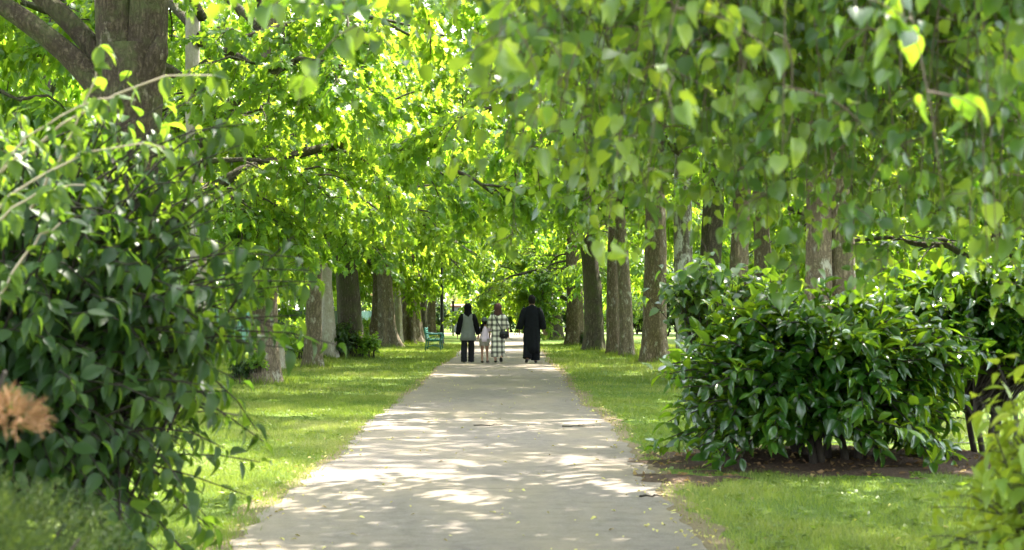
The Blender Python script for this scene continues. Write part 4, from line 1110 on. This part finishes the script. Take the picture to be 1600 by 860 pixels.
for s in 'LR':
    sg = -1 if s == 'L' else 1
    garment('sleeve', 'black_cloth', o, lambda mb: limb(mb, [(sg * .135, -.0, 1.325), (sg * .185, -.035, 1.20), D['el' + s] + np.array([-sg * .02, -.01, 0]), D['wr' + s] + np.array([0, -.01, -.01])], [.065, .082, .078, .07], seed=3))
def f(mb):
    for s in 'LR':
        limb(mb, [D['hip' + s] + np.array([0, 0, .06]), D['hip' + s] + np.array([0, 0, -.1]), D['knee' + s], D['ank' + s] + np.array([0, -.0, .06]), D['ank' + s] + np.array([0, -.005, -.035])], [.085, .098, .084, .082, .086], seed=4)
garment('trousers', 'charcoal_cloth', o, f)
def f(mb):
    loft(mb, [(0, -.01, 1.27, .12, .10, .03), (0, -.012, 1.36, .115, .095, .02), (0, -.005, 1.41, .10, .095), (0, .0, 1.47, .10, .11), (0, .0, 1.54, .106, .12), (0, -.0, 1.60, .088, .105), (0, .0, 1.645, .04, .05)], 24, fold=.015)
garment('headscarf', 'black_cloth', o, f)
for s in 'LR': shoe(o, D, s, 'leather')
# --- girl
h = 1.22
o, D = person('girl in olive cap, lilac top and short taupe shorts', at(757, PY + .1), PY + .1, h,
    dict(elL=(-.155, .03, .80), wrL=(-.175, .05, .72), shL=(-.115, 0, .97), elR=(.15, .03, .80), wrR=(.13, .12, .70), ankL=(-.07, -.01, .052), ankR=(.08, .02, .052), kneeL=(-.065, .01, .33), kneeR=(.07, .03, .33), heelR=(.08, 0, .022), toeR=(.09, .12, .018)), 'skin_mid', True)
def f(mb):
    loft(mb, [(0, 0, .585, .135, .10, .03), (0, 0, .68, .125, .095, .02), (0, 0, .80, .112, .085), (0, 0, .92, .12, .085), (0, 0, .985, .10, .07), (0, -.005, 1.015, .05, .045)], 26, fold=.015)
    for sg in (-1, 1): limb(mb, [(sg * .09, 0, .975), (sg * .125, .005, .92), (sg * .14, .01, .875)], [.05, .052, .05], 14, seed=2)
garment('top', 'lilac_cloth', o, f)
def f(mb):
    for s in 'LR': limb(mb, [D['hip' + s] + np.array([0, 0, .06]), D['hip' + s] + np.array([0, 0, -.05]), D['hip' + s] * .45 + D['knee' + s] * .55 + np.array([0, 0, .02])], [.085, .085, .074], 16, seed=5)
garment('shorts', 'taupe_cloth', o, f)
garment('hair', 'hair', o, lambda mb: (loft(mb, [(0, -.02, 1.05, .05, .05), (0, -.012, 1.10, .066, .078), (0, -.005, 1.15, .072, .082), (0, 0, 1.19, .06, .07)], 18), limb(mb, [(-.02, -.065, 1.10), (-.06, -.10, 1.03), (-.085, -.105, .93), (-.09, -.10, .84)], [.035, .04, .038, .015], 12, seed=6)))
garment('cap', 'olive_cloth', o, lambda mb: loft(mb, [(0, -.005, 1.145, .080, .090), (0, -.004, 1.175, .082, .092), (0, 0, 1.215, .072, .080), (0, .0, 1.245, .045, .05), (0, 0, 1.255, .01, .01)], 20))
for s in 'LR': shoe(o, D, s, 'shoe', name='sandal')
# --- woman in the plaid dress
h = 1.62
o, D = person('woman in mauve headscarf and long black and white plaid dress', at(778, PY - .05), PY - .05, h,
    dict(kneeL=(-.08, .03, .44), ankL=(-.065, .03, .066), heelL=(-.065, .0, .03), toeL=(-.07, .17, .022), kneeR=(.085, .02, .43), ankR=(.085, -.13, .135), heelR=(.085, -.175, .125), toeR=(.09, -.02, .045),
         elL=(-.235, .06, 1.05), wrL=(-.20, .22, .93), elR=(.235, -.02, 1.02), wrR=(.285, .03, .80)), 'skin_light', True)
def f(mb):
    loft(mb, [(0, -.01, .17, .185, .16, .07), (0, -.005, .35, .180, .155, .06), (0, 0, .60, .182, .145, .04), (0, 0, .80, .185, .14, .025), (0, 0, .98, .178, .13, .015), (0, 0, 1.15, .178, .12, .01), (0, 0, 1.28, .18, .108, 0), (0, -.005, 1.345, .135, .085, 0), (0, -.008, 1.385, .07, .06, 0)], 40)
    for s, sg in (('L', -1), ('R', 1)):
        e = D['el' + s]; wv = D['wr' + s]
        limb(mb, [(sg * .125, 0, 1.32), (sg * .18, -.01, 1.21), e, e * .75 + wv * .25], [.068, .082, .078, .085], 18, seed=8)
garment('dress', 'plaid', o, f)
def f(mb):
    loft(mb, [(0, -.01, 1.29, .125, .095, .03), (0, -.012, 1.365, .118, .095, .02), (0, -.005, 1.41, .104, .10), (0, .0, 1.47, .104, .115), (0, .0, 1.54, .11, .125), (0, -.0, 1.60, .09, .105), (0, .0, 1.645, .04, .05)], 24, fold=.02)
garment('headscarf', 'mauve_cloth', o, f)
for s in 'LR': shoe(o, D, s, 'leather')
WX, WY = at(778, PY - .05), PY - .05
t = thing('shoulder_bag', 'dark shoulder bag hanging at the hip of the plaid dress', 'bag', (WX + .17, WY - .155, .78))
mb = MB(); box(mb, (0, 0, 0), (.25, .10, .20), bev=.03); part('bag_body', mb.build('bag_body', M['leather']), t)
mb = MB(); box(mb, (0, -.048, .035), (.23, .02, .12), bev=.008); fl = part('flap', mb.build('flap', M['leather']), t)
mb = MB(); box(mb, (0, -.062, -.02), (.035, .012, .022), bev=.003); part('clasp', mb.build('clasp', M['wire']), fl)
mb = MB()
tube(mb, [(-.30, .155, .60), (-.27, .085, .56), (-.24, .04, .48), (-.17, .012, .33), (-.10, -.0, .20), (-.06, -.0, .09)], [(.014, .005)] * 6, 8)
part('strap', mb.build('strap', M['leather']), t)
# --- man in black
h = 1.84
o, D = person('tall man in a loose black robe and dark sandals', at(831, PY - .3), PY - .3, h,
    dict(kneeL=(-.10, .02, .52), ankL=(-.125, -.10, .125), heelL=(-.13, -.15, .085), toeL=(-.15, .05, .03), kneeR=(.095, .04, .50), ankR=(.10, .05, .072), heelR=(.10, .02, .03), toeR=(.125, .21, .024),
         elL=(-.285, -.02, 1.17), wrL=(-.325, .03, .92), elR=(.285, -.02, 1.17), wrR=(.315, .04, .92)), 'skin_dark')
def f(mb):
    loft(mb, [(0, -.015, .27, .205, .165, .06), (0, -.005, .5, .21, .165, .05), (0, 0, .70, .215, .16, .03), (0, 0, .95, .215, .15, .02), (0, 0, 1.15, .22, .145, .015), (0, 0, 1.32, .225, .14, .008), (0, 0, 1.44, .225, .12, 0), (0, -.005, 1.525, .16, .095, 0), (0, -.008, 1.575, .072, .07, 0), (0, -.005, 1.60, .066, .066, 0)], 40)
    for s, sg in (('L', -1), ('R', 1)):
        limb(mb, [(sg * .165, 0, 1.50), (sg * .22, -.01, 1.37), D['el' + s], D['wr' + s] + np.array([0, -.01, .02])], [.08, .098, .09, .085], 18, seed=9)
garment('robe', 'black_robe', o, f)
def f(mb):
    for s in 'LR':
        limb(mb, [D['hip' + s] + np.array([0, 0, .05]), D['hip' + s] + np.array([0, 0, -.15]), D['knee' + s], D['ank' + s] * .8 + D['knee' + s] * .2, D['ank' + s] * .96 + D['knee' + s] * .04], [.14, .14, .13, .128, .125], 20, seed=10)
garment('trousers', 'black_robe', o, f)
def f(mb):
    loft(mb, [(0, -.025, 1.62, .065, .06), (0, -.012, 1.68, .092, .096), (0, -.005, 1.75, .10, .112), (0, -.0, 1.82, .088, .10), (0, 0, 1.86, .045, .055), (0, 0, 1.87, .01, .01)], 20)
garment('hair', 'hair', o, f)
for s in 'LR': shoe(o, D, s, 'leather', name='sandal')
